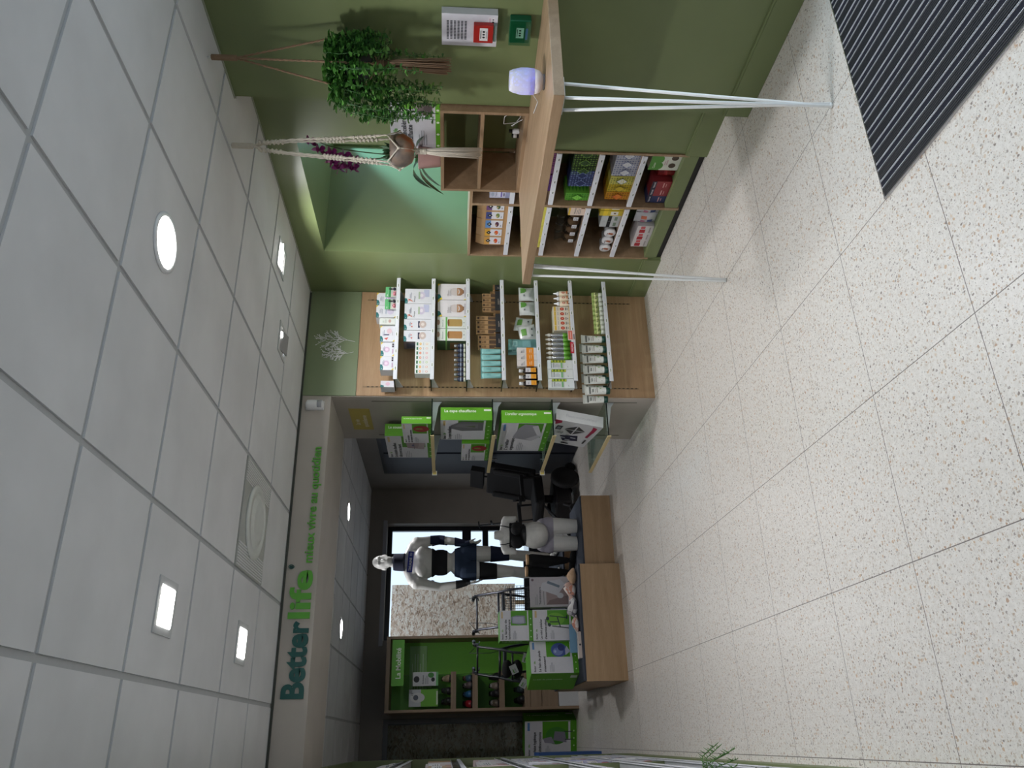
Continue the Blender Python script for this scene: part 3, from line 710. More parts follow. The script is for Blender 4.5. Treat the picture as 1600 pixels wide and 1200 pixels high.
def s3():
    h = 0.212
    def egg(a):
        w = 0.138
        a.poly([(0.0, h), (0.048, h), (0.044, h-0.016), (0.024, h-0.026), (0, h-0.022)], TEAL); a.poly([(0, 0), (0.0, h*0.10), (0.01, h*0.04)], (238, 216, 70)); a.poly([(0, h), (0.02, h-0.03), (0, h-0.032)], (240, 216, 60)); a.poly([(w, h), (w, h-0.02), (w-0.02, h)], (240, 216, 60))
        a.rect(0.055, 0.018, 0.085, 0.034, (120, 80, 56)); a.ell(0.07, 0.052, 0.034, 0.030, (166, 124, 92)); a.ell(0.07, 0.085, 0.034, 0.038, (216, 206, 204)); a.rect(0.036, 0.060, 0.104, 0.070, (186, 150, 120)); a.ell(0.07, 0.062, 0.012, 0.006, (210, 160, 120))
        a.text(0.03, h*0.62, 0.014, 'Diffuseur', (150, 140, 140)); a.lines(0.03, h*0.57, 0.07, 2, 0.008, (190, 186, 190)); a.rect(0.02, 0.008, 0.11, 0.011, (110, 96, 110))
    place_row(lambda: carton('carton', 0.139, 0.12, h, (232, 228, 230), egg), [fx(453), fx(480)], 5.06, ZS[2], 'white egg diffuser carton', S[2], 'diffuser cartons on the third glass shelf')
    def cyl(c):
        def f(a):
            w = 0.095
            a.rect(0, h*0.66, w, h*0.72, (112, 178, 96)); a.rect(0.018, 0.036, 0.078, 0.132, c); a.ell(0.048, 0.038, 0.030, 0.008, c); a.ell(0.048, 0.131, 0.030, 0.007, (132, 86, 50)); a.text(0.012, h*0.80, 0.013, 'Essence', (120, 150, 120), width=0.06); a.ell(0.05, h-0.006, 0.022, 0.012, (170, 140, 120)) ; a.ell(0.048, 0.018, 0.004, 0.004, (90, 100, 100))
            for u in (0.016, 0.080): a.ell(u, 0.018, 0.003, 0.003, (170, 180, 176))
        return f
    for k, (q, c, n) in enumerate(((503, (182, 152, 92), 'ochre'), (522, (186, 138, 88), 'amber'))):
        o = carton('carton', 0.0975, 0.15, h, (226, 230, 224), cyl(c), left=lambda a: (a.rect(0, 0, 0.15, h, (60, 90, 62)), a.rect(0, h*0.66, 0.15, h*0.72, (120, 170, 100)), a.rect(0.02, 0.04, 0.12, 0.12, (120, 92, 58)))); o.location = (fx(q), 5.06, ZS[2])
        tag(o, 'white carton with green band picturing an %s wooden cylinder diffuser' % n, 'box', 'cylinder diffuser cartons')
    def vial():
        t = thing('dropper_bottle')
        b = MB(); b.lathe([(0.0150, 0), (0.0165, 0.003), (0.0165, 0.056), (0.010, 0.064)], C((30, 40, 62)), 14); b.lathe([(0.0167, 0.006), (0.0167, 0.020)], C((206, 210, 186)), 14); b.lathe([(0.0168, 0.036), (0.0168, 0.044)], C((150, 160, 176)), 14); b.build('bottle', t)
        MB().lathe([(0.012, 0.064), (0.012, 0.086), (0.0105, 0.088)], STEEL, 14).build('cap', t)
        return t
    xs, p = spread(534, 592, 8)
    place_row(vial, xs, 5.075, ZS[2], 'small navy bottle with silver cap', S[2], 'small navy bottles with silver caps', cat='bottle')
s3()
def s4():
    KR = (172, 138, 98); KD = (54, 50, 50)
    def brush(h):
        def mk():
            def f(a): a.rect(0.004, h*0.10, 0.030, h*0.50, KD); a.rect(0.008, h*0.12, 0.013, h*0.48, (120, 92, 66)); a.rect(0.019, h*0.12, 0.024, h*0.48, (120, 92, 66)); a.rect(0.008, h*0.86, 0.026, h*0.95, (60, 46, 38)); a.lines(0.008, h*0.78, 0.018, 3, 0.010, (110, 84, 58))
            return carton('brush_carton', 0.034, 0.018, h, KR, f)
        return mk
    def tray(w):
        b = MB(); d = 0.10; m = C((46, 48, 52)); k = C(KR)
        b.box(-w/2, 0, 0, w/2, 0.003, 0.040, m); b.box(-w/2, d, 0, w/2, d+0.003, 0.072, k); b.box(-w/2, 0, 0, -w/2+0.003, d, 0.052, k); b.box(w/2-0.003, 0, 0, w/2, d, 0.052, k); b.box(-w/2, 0, 0, w/2, d, 0.003, k)
        a = Art(b, face_T('f', w, d, 0.04)); a.rect(w*0.3, 0.014, w*0.6, 0.020, (140, 130, 120)); a.rect(w*0.3, 0.008, w*0.5, 0.011, (140, 130, 120))
        return b.build('counter_tray')
    grp = [(452, 483, 4, 0.130, 'tray nearest the green wall'), (489, 518, 4, 0.178, 'middle kraft tray'), (520, 541, 3, 0.165, 'tray beside the teal tubes')]
    base = {}
    for gi, (a0, a1, n, h, nm) in enumerate(grp):
        xs, p = spread(a0, a1, n); xm = (xs[0]+xs[-1])/2; w = n*p+0.006
        o = tray(w); o.location = (xm, 5.05, ZS[3]); tag(o, 'dark fronted kraft display tray, %s, fourth glass shelf down' % nm, 'tray', 'kraft display trays')
        place_row(brush(h), xs, 5.060+0.02, ZS[3]+0.004, 'slim kraft brush carton', nm, 'kraft brush cartons', jitter=0.004)
    o = tray(0.05); o.location = (fx(446), 5.05, ZS[3]); tag(o, 'small kraft display tray at the wall end of the fourth glass shelf', 'tray')
    def tube():
        c = C((134, 188, 184)); c2 = C((112, 170, 168)); n = 20; vs = []; fs = []
        b = MB(); h = 0.150
        for i in range(7):
            f = i/6.0; z = 0.010+f*(h-0.010); rx = 0.0185+0.005*f; ry = 0.020*(1-f)+0.0012
            for k in range(n):
                a = 2*PI*k/n; vs.append((rx*math.cos(a), 0.02+ry*math.sin(a), z))
        for i in range(6):
            for k in range(n): fs.append((i*n+k, i*n+(k+1) % n, (i+1)*n+(k+1) % n, (i+1)*n+k))
        fs.append(tuple(6*n+k for k in range(n)))
        t = thing('cream_tube'); b.add(vs, fs, c, True); b.box(-0.0235, 0.018, h-0.010, 0.0235, 0.022, h+0.002, c2)
        A_ = Art(b, Matrix.Translation((-0.0235, 0.002, 0)) @ FRONT); A_.lines(0.014, 0.105, 0.02, 3, 0.010, (104, 160, 160)); b.build('tube_body', t)
        MB().lathe([(0.018, 0), (0.0185, 0.010), (0.0185, 0.020)], c2, 18, c=(0, 0.02, 0)).build('cap', t)
        return t
    xs, p = spread(541.5, 587.5, 5)
    place_row(tube, xs, 5.05, ZS[3], 'pale teal cream tube', S[3], 'pale teal cream tubes', cat='tube')
s4()
def pillow(name, w, h, d, mat, art=None, seed=0, seal=0.006):
    """soft flat pouch standing upright: puffed in the middle, crimped top and bottom"""
    rnd = random.Random(seed); n, m = 9, 11; vs = []; fs = []
    for side in (0, 1):
        for j in range(m):
            for i in range(n):
                u = i/(n-1); v = j/(m-1)
                puff = (max(0, math.sin(PI*u))**0.5)*(max(0, math.sin(PI*min(max((v-0.04)/0.92, 0), 1)))**0.6)
                y = (1 if side else -1)*(d/2*puff)+(rnd.uniform(-1, 1)*d*0.05 if 0 < i < n-1 and 0 < j < m-1 else 0)
                vs.append(((u-0.5)*w*(1-0.06*math.sin(PI*v)), y+d/2, v*h))
    def idx(s, i, j): return s*n*m+j*n+i
    for j in range(m-1):
        for i in range(n-1):
            fs.append((idx(0, i, j), idx(0, i+1, j), idx(0, i+1, j+1), idx(0, i, j+1))); fs.append((idx(1, i+1, j), idx(1, i, j), idx(1, i, j+1), idx(1, i+1, j+1)))
    b = MB(); b.add(vs, fs, mat, True)
    if art:
        # print follows the bulge: each patch is laid over the front
        for (u0, v0, u1, v1, c) in art:
            k = 5; pv = []; pf = []
            for j in range(k):
                for i in range(k):
                    u = u0+(u1-u0)*i/(k-1); v = v0+(v1-v0)*j/(k-1)
                    puff = (max(0, math.sin(PI*u))**0.5)*(max(0, math.sin(PI*min(max((v-0.04)/0.92, 0), 1)))**0.6)
                    pv.append(((u-0.5)*w*(1-0.06*math.sin(PI*v)), d/2-d/2*puff-0.0028-0.0004*art.index((u0, v0, u1, v1, c)), v*h))
            for j in range(k-1):
                for i in range(k-1): pf.append((j*k+i, j*k+i+1, (j+1)*k+i+1, (j+1)*k+i))
            b.add(pv, pf, C(c), True)
    return b.build(name)
def s5():
    film = M((206, 210, 208), 0.25, coat=0.3)
    def pouch(): return pillow('foil_pouch', 0.118, 0.115, 0.045, film, [(0.50, 0.62, 0.92, 0.90, (92, 146, 66)), (0.58, 0.54, 0.84, 0.66, (92, 146, 66)), (0.25, 0.62, 0.38, 0.72, (120, 126, 130)), (0.18, 0.25, 0.5, 0.34, (176, 182, 182))], 3)
    place_row(pouch, [fx(452.5), fx(476)], 5.06, ZS[4], 'white foil pouch with green leaf dot', S[4], 'white foil pouches with green dot', cat='pouch')
    for k, (q, dz, dy, rx, ry, n) in enumerate(((500, 0.030, 0.03, -20, 24, 'tilted upper'), (514, 0.002, 0.0, -12, -18, 'crumpled lower'))):
        o = pillow('foil_pouch', 0.125, 0.125, 0.050, film, [(0.3, 0.55, 0.75, 0.85, (104, 156, 74)), (0.2, 0.2, 0.3, 0.3, (100, 110, 110)), (0.6, 0.15, 0.72, 0.24, (100, 110, 110))], 10+k)
        o.location = (fx(q), 5.055+dy+k*0.002, ZS[4]+dz); o.rotation_euler = (R(rx*0.4), R(ry*0.5), R(6-12*k))
        tag(o, '%s white foil pouch heaped beside the upright teal pouch' % n, 'pouch', 'heaped white foil pouches')
    tl = M((112, 160, 158), 0.35)
    for k in range(2):
        o = pillow('teal_pouch', 0.085, 0.205, 0.035, tl, [(0.25, 0.68, 0.75, 0.86, (146, 188, 184)), (0.33, 0.72, 0.67, 0.82, (112, 160, 158)), (0.2, 0.2, 0.8, 0.5, (128, 176, 178))], 20+k)
        o.location = (fx(534.5+4.5*k), 5.06+0.04*k, ZS[4]); o.rotation_euler = (0, 0, R(-6)); tag(o, ('front' if k == 0 else 'rear')+' tall teal refill pouch between foil pouches and orange striped tubes', 'pouch', 'teal refill pouches')
    def oc():
        h = 0.145
        b = MB(); b.box(-0.0245, 0, 0, 0.0245, 0.038, h, C((226, 220, 216))); a = Art(b, face_T('f', 0.049, 0.038, h)); a.rect(0, 0.024, 0.049, 0.078, (240, 146, 44)); a.text(0.006, 0.108, 0.014, 'Bio', (90, 96, 110), True); a.lines(0.006, 0.100, 0.036, 2, 0.008, (180, 176, 180)); a.rect(0.010, 0.040, 0.040, 0.044, (250, 220, 180)); a.rect(0.01, 0.052, 0.036, 0.056, (250, 220, 180))
        a = Art(b, face_T('l', 0.049, 0.038, h)); a.rect(0, 0.024, 0.038, 0.078, (150, 80, 30)); a.rect(0.006, 0.09, 0.03, 0.13, (186, 180, 178))
        return b.build('carton')
    xs, p = spread(541.5, 570, 3); place_row(oc, xs, 5.05, ZS[4], 'white carton with broad orange band', S[4], 'orange banded cartons')
    def bot():
        t = thing('syrup_bottle'); h = 0.105
        b = MB(); b.lathe([(0.020, 0), (0.0235, 0.004), (0.0235, 0.082), (0.018, 0.096), (0.011, 0.106)], M((34, 20, 16), 0.15), 18, sx=1, sy=0.8); b.build('bottle', t)
        l = MB(); 
        T = Matrix.Translation((-0.0175, -0.0182, 0)) @ FRONT; a = Art(l, T); a.rect(0.0, 0.012, 0.035, 0.088, (216, 214, 216)); a.rect(0, 0.012, 0.035, 0.050, (240, 168, 52)); a.text(0.004, 0.066, 0.012, 'Fer', (90, 90, 110), True); a.rect(0.006, 0.026, 0.028, 0.030, (220, 110, 40)); l.build('label', t)
        MB().lathe([(0.0125, 0.106), (0.0125, 0.130), (0.011, 0.134)], WHITEM, 16).build('cap', t)
        return t
    xs, p = spread(570.5, 599, 3); place_row(bot, xs, 5.07, ZS[4], 'dark syrup bottle with orange label', S[4], 'dark syrup bottles', cat='bottle')
s5()
def s6():
    def drop():
        t = thing('nozzle_bottle'); b = MB(); b.lathe([(0.019, 0), (0.0205, 0.003), (0.0205, 0.066), (0.016, 0.072)], C((232, 216, 190)), 16); b.build('bottle', t)
        l = MB(); a = Art(l, Matrix.Translation((-0.014, -0.0205, 0)) @ FRONT); a.ell(0.012, 0.044, 0.008, 0.012, (206, 72, 44)); a.ell(0.012, 0.044, 0.004, 0.007, (236, 216, 190)); a.rect(0.002, 0.012, 0.026, 0.020, (214, 120, 60)); a.rect(0.0, 0.0, 0.010, 0.008, (40, 40, 44)); l.build('label', t)
        MB().lathe([(0.016, 0.072), (0.016, 0.086), (0.007, 0.094), (0.0035, 0.116)], WHITEM, 16).build('nozzle_cap', t); return t
    xs, p = spread(450, 475, 3); place_row(drop, xs, 5.05, ZS[5], 'white nozzle bottle with red label', S[5], 'nozzle bottles with red label', cat='bottle')
    def rc():
        def f(a):
            h = 0.125; a.rect(0, h*0.83, 0.0385, h*0.95, (232, 196, 86)); a.rect(0, 0, 0.0385, 0.006, (228, 190, 80)); a.ell(0.019, h*0.46, 0.013, 0.015, (200, 66, 48)); a.ell(0.019, h*0.46, 0.006, 0.007, (232, 150, 120)); a.rect(0.008, h*0.22, 0.030, h*0.26, (70, 70, 76)); a.rect(0.014, h*0.12, 0.024, h*0.16, (90, 96, 86)); a.rect(0.004, h*0.70, 0.034, h*0.74, (190, 186, 190))
        return carton('carton', 0.0398, 0.08, 0.125, (236, 226, 208), f)
    xs, p = spread(475.5, 513.5, 5); place_row(rc, xs, 5.05, ZS[5], 'slim cream carton with red disc', S[5], 'cream cartons with red discs')
    def sp():
        t = thing('spray_bottle'); b = MB(); b.lathe([(0.015, 0), (0.0172, 0.004), (0.0172, 0.140), (0.010, 0.152)], M((206, 208, 212), 0.22, 0.9), 16); b.lathe([(0.0174, 0.010), (0.0174, 0.062)], M((88, 150, 40), 0.3), 16); b.build('bottle', t)
        c = MB(); c.lathe([(0.011, 0.152), (0.012, 0.158), (0.012, 0.170), (0.007, 0.176), (0.006, 0.190)], M((216, 214, 206), 0.4), 14); c.build('spray_cap', t); return t
    xs, p = spread(517, 559, 6); place_row(sp, xs, 5.06, ZS[5], 'silver spray bottle with green foot', S[5], 'silver spray bottles', cat='bottle')
    def wt():
        def f(a):
            h = 0.186; a.rect(0, 0, 0.0, 0, PW)
            a.rect(0.050, 0.055, 0.071, 0.160, (150, 176, 60))
            for i in range(9): a.ell(0.060+0.004*(i % 2), 0.062+0.0115*i, 0.008, 0.005, (96, 130, 40) if i % 2 else (206, 206, 70), 8)
            a.rect(0.006, 0.080, 0.048, 0.092, (130, 186, 130)); a.rect(0.006, 0.160, 0.064, 0.163, (60, 84, 76)); a.text(0.010, 0.140, 0.014, 'Arnica', (70, 80, 84), True, width=0.036); a.lines(0.010, 0.130, 0.03, 4, 0.009, (186, 190, 194)); a.text(0.01, 0.04, 0.010, 'gel', (120, 126, 130))
        return carton('carton', 0.0725, 0.035, 0.186, (222, 226, 224), f)
    xs, p = spread(560.5, 603, 3); place_row(wt, xs, 5.042, ZS[5], 'white carton with yellow green leaf edge', S[5], 'white arnica cartons')
    def talker(name, q, w, h, c, txt, z, lab, tc=(240, 236, 236)):
        b = MB(); b.box(-w/2, 0, 0, w/2, 0.0012, h, C(c)); a = Art(b, face_T('f', w, 0.001, h)); 
        if txt: a.text(w*0.14, h*0.30, h*0.5, txt, tc, True, width=w*0.72)
        else:
            a.rect(w*0.08, h*0.38, w*0.92, h*0.92, (226, 120, 100)); a.rect(w*0.15, h*0.58, w*0.8, h*0.66, (240, 200, 190)); a.rect(w*0.1, h*0.1, w*0.6, h*0.25, (120, 124, 130))
        o = b.build(name); o.location = (fx(q), YS0-0.0085, z); tag(o, lab, 'sign')
    talker('price_card', 523.5, 0.085, 0.055, (232, 214, 210), None, ZS[5]-0.026, 'white and salmon price card clipped on the sixth glass shelf edge')
    talker('promotion_card', 543, 0.092, 0.026, (196, 36, 62), 'PROMO', ZS[5]-0.010, 'crimson promotion strip clipped on the sixth glass shelf edge')
s6()
def s7():
    def jar():
        t = thing('jar'); b = MB(); b.lathe([(0.0165, 0), (0.0182, 0.002), (0.0182, 0.030)], C((206, 210, 196)), 16); b.build('pot', t)
        l = MB(); l.lathe([(0.0184, 0.032), (0.0190, 0.034), (0.0190, 0.072), (0.017, 0.078)], C((156, 176, 100)), 16); l.lathe([(0.0192, 0.040), (0.0192, 0.062)], C((208, 214, 150)), 16); a = Art(l, Matrix.Translation((-0.008, -0.0192, 0)) @ FRONT); a.rect(0.002, 0.044, 0.006, 0.060, (70, 90, 50)); a.rect(0.008, 0.044, 0.013, 0.056, (90, 110, 60)); l.build('wrapped_lid', t); return t
    xs, p = spread(449.5, 517, 9); place_row(jar, xs, 5.07, ZS[6], 'small pale green jar', S[6], 'small pale green jars', cat='jar')
    def ct(seed=0):
        n = 18; vs = []; fs = []; t = thing('cream_tube'); h = 0.178; b = MB(); c = C((220, 222, 216))
        for i in range(7):
            f = i/6.0; z = 0.030+f*(h-0.030); rx = 0.0255+0.009*f; ry = 0.022*(1-f)+0.001
            for k in range(n): a = 2*PI*k/n; vs.append((rx*math.cos(a), 0.022+ry*math.sin(a), z))
        for i in range(6):
            for k in range(n): fs.append((i*n+k, i*n+(k+1) % n, (i+1)*n+(k+1) % n, (i+1)*n+k))
        b.add(vs, fs, c, True); b.box(-0.0345, 0.020, h-0.01, 0.0345, 0.024, h+0.004, C((206, 208, 200)))
        T = Matrix.Translation((-0.0345, 0, 0)) @ Matrix(((1, 0, 0, 0), (0, 0, -1, 0.0), (0, 1, 0, 0), (0, 0, 0, 1))) @ Matrix.Rotation(R(-7.0), 4, 'X')
        a = Art(b, Matrix.Translation((0, -0.0015, 0)) @ T); a.poly([(0.028, 0.060), (0.044, 0.082), (0.040, 0.060)], (86, 140, 66)); a.poly([(0.020, 0.052), (0.034, 0.070), (0.030, 0.050)], (60, 96, 66)); a.poly([(0.040, 0.066), (0.052, 0.080), (0.050, 0.062)], (120, 170, 80)); a.text(0.020, 0.120, 0.020, 'bio', (40, 60, 50), True); a.text(0.014, 0.104, 0.012, 'crème', (90, 80, 72)); a.rect(0.014, 0.092, 0.054, 0.097, (150, 140, 130)); a.ell(0.034, 0.040, 0.004, 0.004, (80, 100, 90)); a.rect(0.006, 0.142, 0.060, 0.152, (96, 100, 96))
        b.build('tube_body', t)
        MB().lathe([(0.0245, 0), (0.0255, 0.004), (0.0255, 0.030)], M((26, 66, 56), 0.3), 18, c=(0, 0.022, 0)).build('cap', t); return t
    xs, p = spread(517, 612, 6); xs = [x for x in xs]
    place_row(ct, xs, 5.05, ZS[6], 'leaf print cream tube, front row', S[6], 'white leaf print cream tubes', cat='tube')
    place_row(ct, [x-0.035 for x in xs], 5.125, ZS[6]+0.004, 'leaf print cream tube, rear row', S[6], 'white leaf print cream tubes', cat='tube')
s7()

# ---------------------------------------------------------------- branded cartons (white front, lime spine)
def bl(name, w, d, h, title, spine, pic, side='r', tag_=True, tcol=LIMED, split=0.5):
    """white front with the shop name and a product name, lime block top right, lime foot band and lime spine"""
    b = MB(); b.box(-w/2, 0, 0, w/2, d, h, C(tcol)); a = Art(b, face_T('f', w, d, h))
    a.rect(0.0, h*0.115, w, h, (214, 214, 220)); a.rect(w*split, h*0.10, w*0.985, h*0.66, LIMED); a.rect(w*split, h*0.12, w*0.97, h*0.16, (214, 214, 220))
    k = min(w, h)
    a.rect(w*0.74, h*0.905, w*0.96, h*0.95, (214, 186, 130) if tag_ else (96, 140, 196))
    a.text(w*0.04, h*0.90, k*0.075, 'Better', INK, True); a.text(w*0.04+k*0.245, h*0.90, k*0.075, 'life', (110, 166, 70), True)
    for i, s in enumerate(title): a.text(w*0.04, h*(0.79-0.105*i), k*0.105, s, INK, True, width=min(w*0.66, 0.060*k*len(s)+0.02))
    v = h*(0.79-0.105*len(title))+h*0.01; a.lines(w*0.04, v, w*0.30, 4, k*0.036, (150, 152, 160), k*0.012)
    pic(a)
    for i in range(4): a.ell(w*(0.12+0.2*i), h*0.055, k*0.022, k*0.022, (196, 224, 170), 10)
    for sd in ('l', 'r'):
        s = Art(b, face_T(sd, w, d, h)); s.rect(0, 0, d, h, LIME if sd == side else LIMED)
        if sd == side:
            n = spine; sz = min(d*0.30, h*0.9/max(1, len(n))*1.9)
            s.text(d*0.62, h*0.93-0.0, sz, n, (236, 246, 226), True, width=h*0.62, rot=-PI/2)
            s.rect(d*0.72, h*0.02, d*0.86, h*0.02+h*0.14, (236, 246, 226))
    return b.build(name)
def side_box(o, x, y0, y1, z, lab, tilt=None):
    o.location = (x, (y0+y1)/2, z); o.rotation_euler = (0, 0, R(-90)); tag(o, lab, 'box')
    if tilt: o.rotation_euler = tilt
    return o
GREYP = (136, 134, 140)
def pA(a): 
    a.poly([(0.22, 0.09), (0.42, 0.07), (0.44, 0.17), (0.36, 0.21), (0.24, 0.20)], (160, 142, 146)); a.poly([(0.21, 0.07), (0.40, 0.055), (0.41, 0.10), (0.22, 0.12)], (176, 160, 164)); a.ell(0.30, 0.155, 0.02, 0.010, (90, 92, 130)); a.rect(0.22, 0.145, 0.40, 0.149, (110, 104, 116))
def pB(a): a.ell(0.30, 0.075, 0.062, 0.058, (150, 40, 46), 26); a.poly([(0.285, 0.070), (0.32, 0.070), (0.31, 0.115), (0.295, 0.115)], (110, 160, 60)); a.ell(0.30, 0.074, 0.014, 0.012, (170, 110, 70))
def pC(a): a.poly([(0.20, 0.06), (0.36, 0.06), (0.38, 0.22), (0.30, 0.30), (0.24, 0.30), (0.19, 0.22)], (108, 108, 112)); a.poly([(0.24, 0.10), (0.33, 0.10), (0.33, 0.24), (0.28, 0.28)], (126, 126, 130)); a.poly([(0.26, 0.12), (0.30, 0.12), (0.29, 0.2)], (96, 110, 76))
def pE(a): a.poly([(0.24, 0.12), (0.34, 0.05), (0.56, 0.10), (0.58, 0.20), (0.50, 0.24), (0.30, 0.27)], (150, 150, 158)); a.poly([(0.24, 0.12), (0.34, 0.05), (0.36, 0.09), (0.28, 0.17)], (186, 186, 194)); a.poly([(0.34, 0.05), (0.56, 0.10), (0.54, 0.14), (0.36, 0.09)], (206, 206, 212)); a.rect(0.44, 0.045, 0.60, 0.060, (226, 230, 226))
side_box(bl('carton', 0.50, 0.10, 0.365, ['Le coussin chauffant', 'décontractant'], 'Le coussin chauffant', pA), 2.15, 5.68, 6.18, SIDEZ[0], 'large white and lime heating cushion carton at the back of the top side shelf')
side_box(bl('carton', 0.40, 0.055, 0.213, ['Le coussin', 'de noyaux de cerises'], 'Le coussin de noyaux de cerises', pB), 2.09, 5.275, 5.66, SIDEZ[0], 'small red disc cushion carton at the front of the top side shelf')
side_box(bl('carton', 0.40, 0.10, 0.375, ['La cape chauffante'], 'La cape chauffante', pC), 2.12, 5.275, 5.67, SIDEZ[1], 'white and lime carton with grey heating cape, second side shelf down')
o = bl('carton', 0.40, 0.055, 0.213, ['Le coussin', 'de noyaux de cerises'], 'Le coussin de noyaux de cerises', pB)
side_box(o, 2.10, 5.715, 6.11, SIDEZ[1], 'small red disc cushion carton at the back of the second side shelf down')
side_box(bl('carton', 0.60, 0.10, 0.372, ["L'oreiller", 'ergonomique'], "L'oreiller ergonomique", pE, tag_=False), 2.10, 5.275, 5.875, SIDEZ[2], 'wide white and lime ergonomic pillow carton on the third side shelf down')
def tens():
    w, d, h = 0.44, 0.085, 0.37; b = MB(); b.box(-w/2, 0, 0, w/2, d, h, C((206, 206, 210))); a = Art(b, face_T('f', w, d, h))
    a.poly([(w, h), (w-0.11, h), (w-0.04, h-0.06), (w, h-0.05)], (170, 34, 72)); a.rect(0.27, 0.28, 0.345, 0.325, (36, 38, 46)); a.rect(0.285, 0.290, 0.325, 0.315, (120, 130, 140))
    cx, cy = 0.30, 0.175; a.poly([(cx, cy-0.085), (cx+0.085, cy), (cx, cy+0.085), (cx-0.085, cy)], (62, 64, 66)); a.rect(cx-0.085, cy-0.005, cx+0.085, cy+0.005, (190, 192, 194)); a.rect(cx-0.005, cy-0.085, cx+0.005, cy+0.085, (190, 192, 194))
    a.poly([(0.11, 0.09), (0.21, 0.12), (0.17, 0.25), (0.075, 0.20)], (34, 36, 62)); a.rect(0.10, 0.15, 0.112, 0.19, (206, 208, 214)); a.rect(0.15, 0.12, 0.162, 0.16, (206, 208, 214)); a.rect(0.135, 0.20, 0.147, 0.235, (206, 208, 214))
    a.poly([(0.31, 0.03), (0.40, 0.03), (0.42, 0.07), (0.36, 0.06), (0.30, 0.06)], (168, 36, 76)); a.poly([(0.20, 0.04), (0.31, 0.034), (0.31, 0.058), (0.21, 0.062)], (140, 30, 66)); a.rect(0.08, 0.03, 0.16, 0.045, (40, 42, 46)); a.rect(0.03, 0.14, 0.05, 0.20, (50, 52, 56)); a.lines(0.02, 0.34, 0.10, 6, 0.010, (150, 152, 158)); a.lines(0.21, 0.29, 0.05, 6, 0.008, (110, 114, 120))
    s = Art(b, face_T('r', w, d, h)); s.rect(0, 0, d, h, (222, 224, 226)); s.text(d*0.4, h*0.8, 0.03, 'Électrostimulateur', (196, 198, 204), width=0.25, rot=-PI/2)
    return b.build('carton')
side_box(tens(), 2.10, 5.36, 5.80, SIDEZ[3]+0.055, 'tilted white muscle stimulator carton with diamond pads on the lowest side shelf', (R(-6), R(11), R(-90)))

# ---------------------------------------------------------------- goods under the niche, facing the room
def nrow(make, ys, x, z, desc, where, group, ref='pilaster', cat='box', **k): return place_row(make, ys, x, z, desc, where, group, rz=R(-90), axis='y', ref=ref, cat=cat, **k)
def deco(c1, c2, c3, w=0.074, h=0.152):
    def mk():
        def f(a):
            rnd = random.Random(5)
            for i in range(9):
                for j in range(4):
                    u, v = w*(0.13+0.245*j), h*(0.06+0.11*i); q = 0.0085 if (i+j) % 2 else 0.006
                    a.poly([(u-q, v), (u-q*.3, v+q*.3), (u, v+q), (u+q*.3, v+q*.3), (u+q, v), (u+q*.3, v-q*.3), (u, v-q), (u-q*.3, v-q*.3)], c2)
            a.poly([(w*0.5, h*0.24), (w*0.92, h*0.5), (w*0.5, h*0.76), (w*0.08, h*0.5)], c2); a.poly([(w*0.5, h*0.28), (w*0.86, h*0.5), (w*0.5, h*0.72), (w*0.14, h*0.5)], c3); a.text(w*0.24, h*0.50, 0.014, 'Tisane', c1, width=w*0.5); a.rect(w*0.3, h*0.42, w*0.7, h*0.45, c1)
        def s(a):
            for i in range(6): a.poly([(0.01, h*(0.1+0.15*i)), (0.05, h*(0.15+0.15*i)), (0.09, h*(0.1+0.15*i)), (0.05, h*(0.05+0.15*i))], c2)
        return carton('tea_carton', w-0.001, 0.14, h, c1, f, left=s, right=s)
    return mk
NG = 'patterned tea cartons under the niche'
NL = ['top shelf under the niche', 'shelf behind the counter edge', 'third shelf under the niche', 'fourth shelf under the niche', 'foot of the niche shelving']
nrow(deco((30, 54, 26), (120, 160, 70), (48, 80, 38)), [3.655+0.0375*(1+2*k)-0.037 for k in range(3)], XR+0.03, ZN[2], 'dark green tea carton', NL[2], NG)
nrow(deco((40, 54, 104), (120, 138, 190), (34, 46, 92)), [3.845+0.075*k for k in range(2)], XR+0.03, ZN[2], 'navy patterned tea carton', NL[2], NG)
nrow(deco((104, 176, 62), (60, 130, 40), (130, 200, 80)), [4.062], XR+0.03, ZN[2], 'bright lime patterned tea carton beside the divider', NL[2], NG)
nrow(deco((206, 208, 220), (110, 124, 168), (222, 224, 230)), [3.620+0.075*k+0.0375 for k in range(3)], XR+0.03, ZN[3], 'white and blue patterned tea carton', NL[3], NG)
nrow(deco((222, 214, 110), (110, 120, 60), (226, 228, 226)), [3.845+0.045], XR+0.03, ZN[3], 'pale yellow tea carton with white diamond', NL[3], NG)
nrow(deco((206, 180, 40), (120, 110, 40), (196, 170, 40)), [3.965], XR+0.03, ZN[3], 'mustard yellow tea carton', NL[3], NG)
nrow(deco((214, 152, 36), (150, 80, 24), (224, 120, 50)), [4.042], XR+0.03, ZN[3], 'orange patterned tea carton', NL[3], NG)
nrow(deco((90, 50, 96), (150, 80, 130), (60, 40, 80)), [3.66+0.075*k for k in range(3)], XR+0.03, ZN[1], 'plum tea carton', NL[1], NG)
nrow(deco((96, 40, 104), (60, 60, 130), (120, 70, 130)), [3.90+0.075*k for k in range(2)], XR+0.03, ZN[1], 'violet tea carton', NL[1], NG)
def lilac(a): a.rect(0, 0, 0.071, 0.03, (150, 156, 190)); a.rect(0.01, 0.052, 0.06, 0.060, (110, 90, 176)); a.text(0.012, 0.085, 0.016, 'Tisane', (120, 126, 150), width=0.045); a.ell(0.036, 0.112, 0.02, 0.01, (170, 180, 200)); a.rect(0.02, 0.036, 0.05, 0.042, (60, 60, 90))
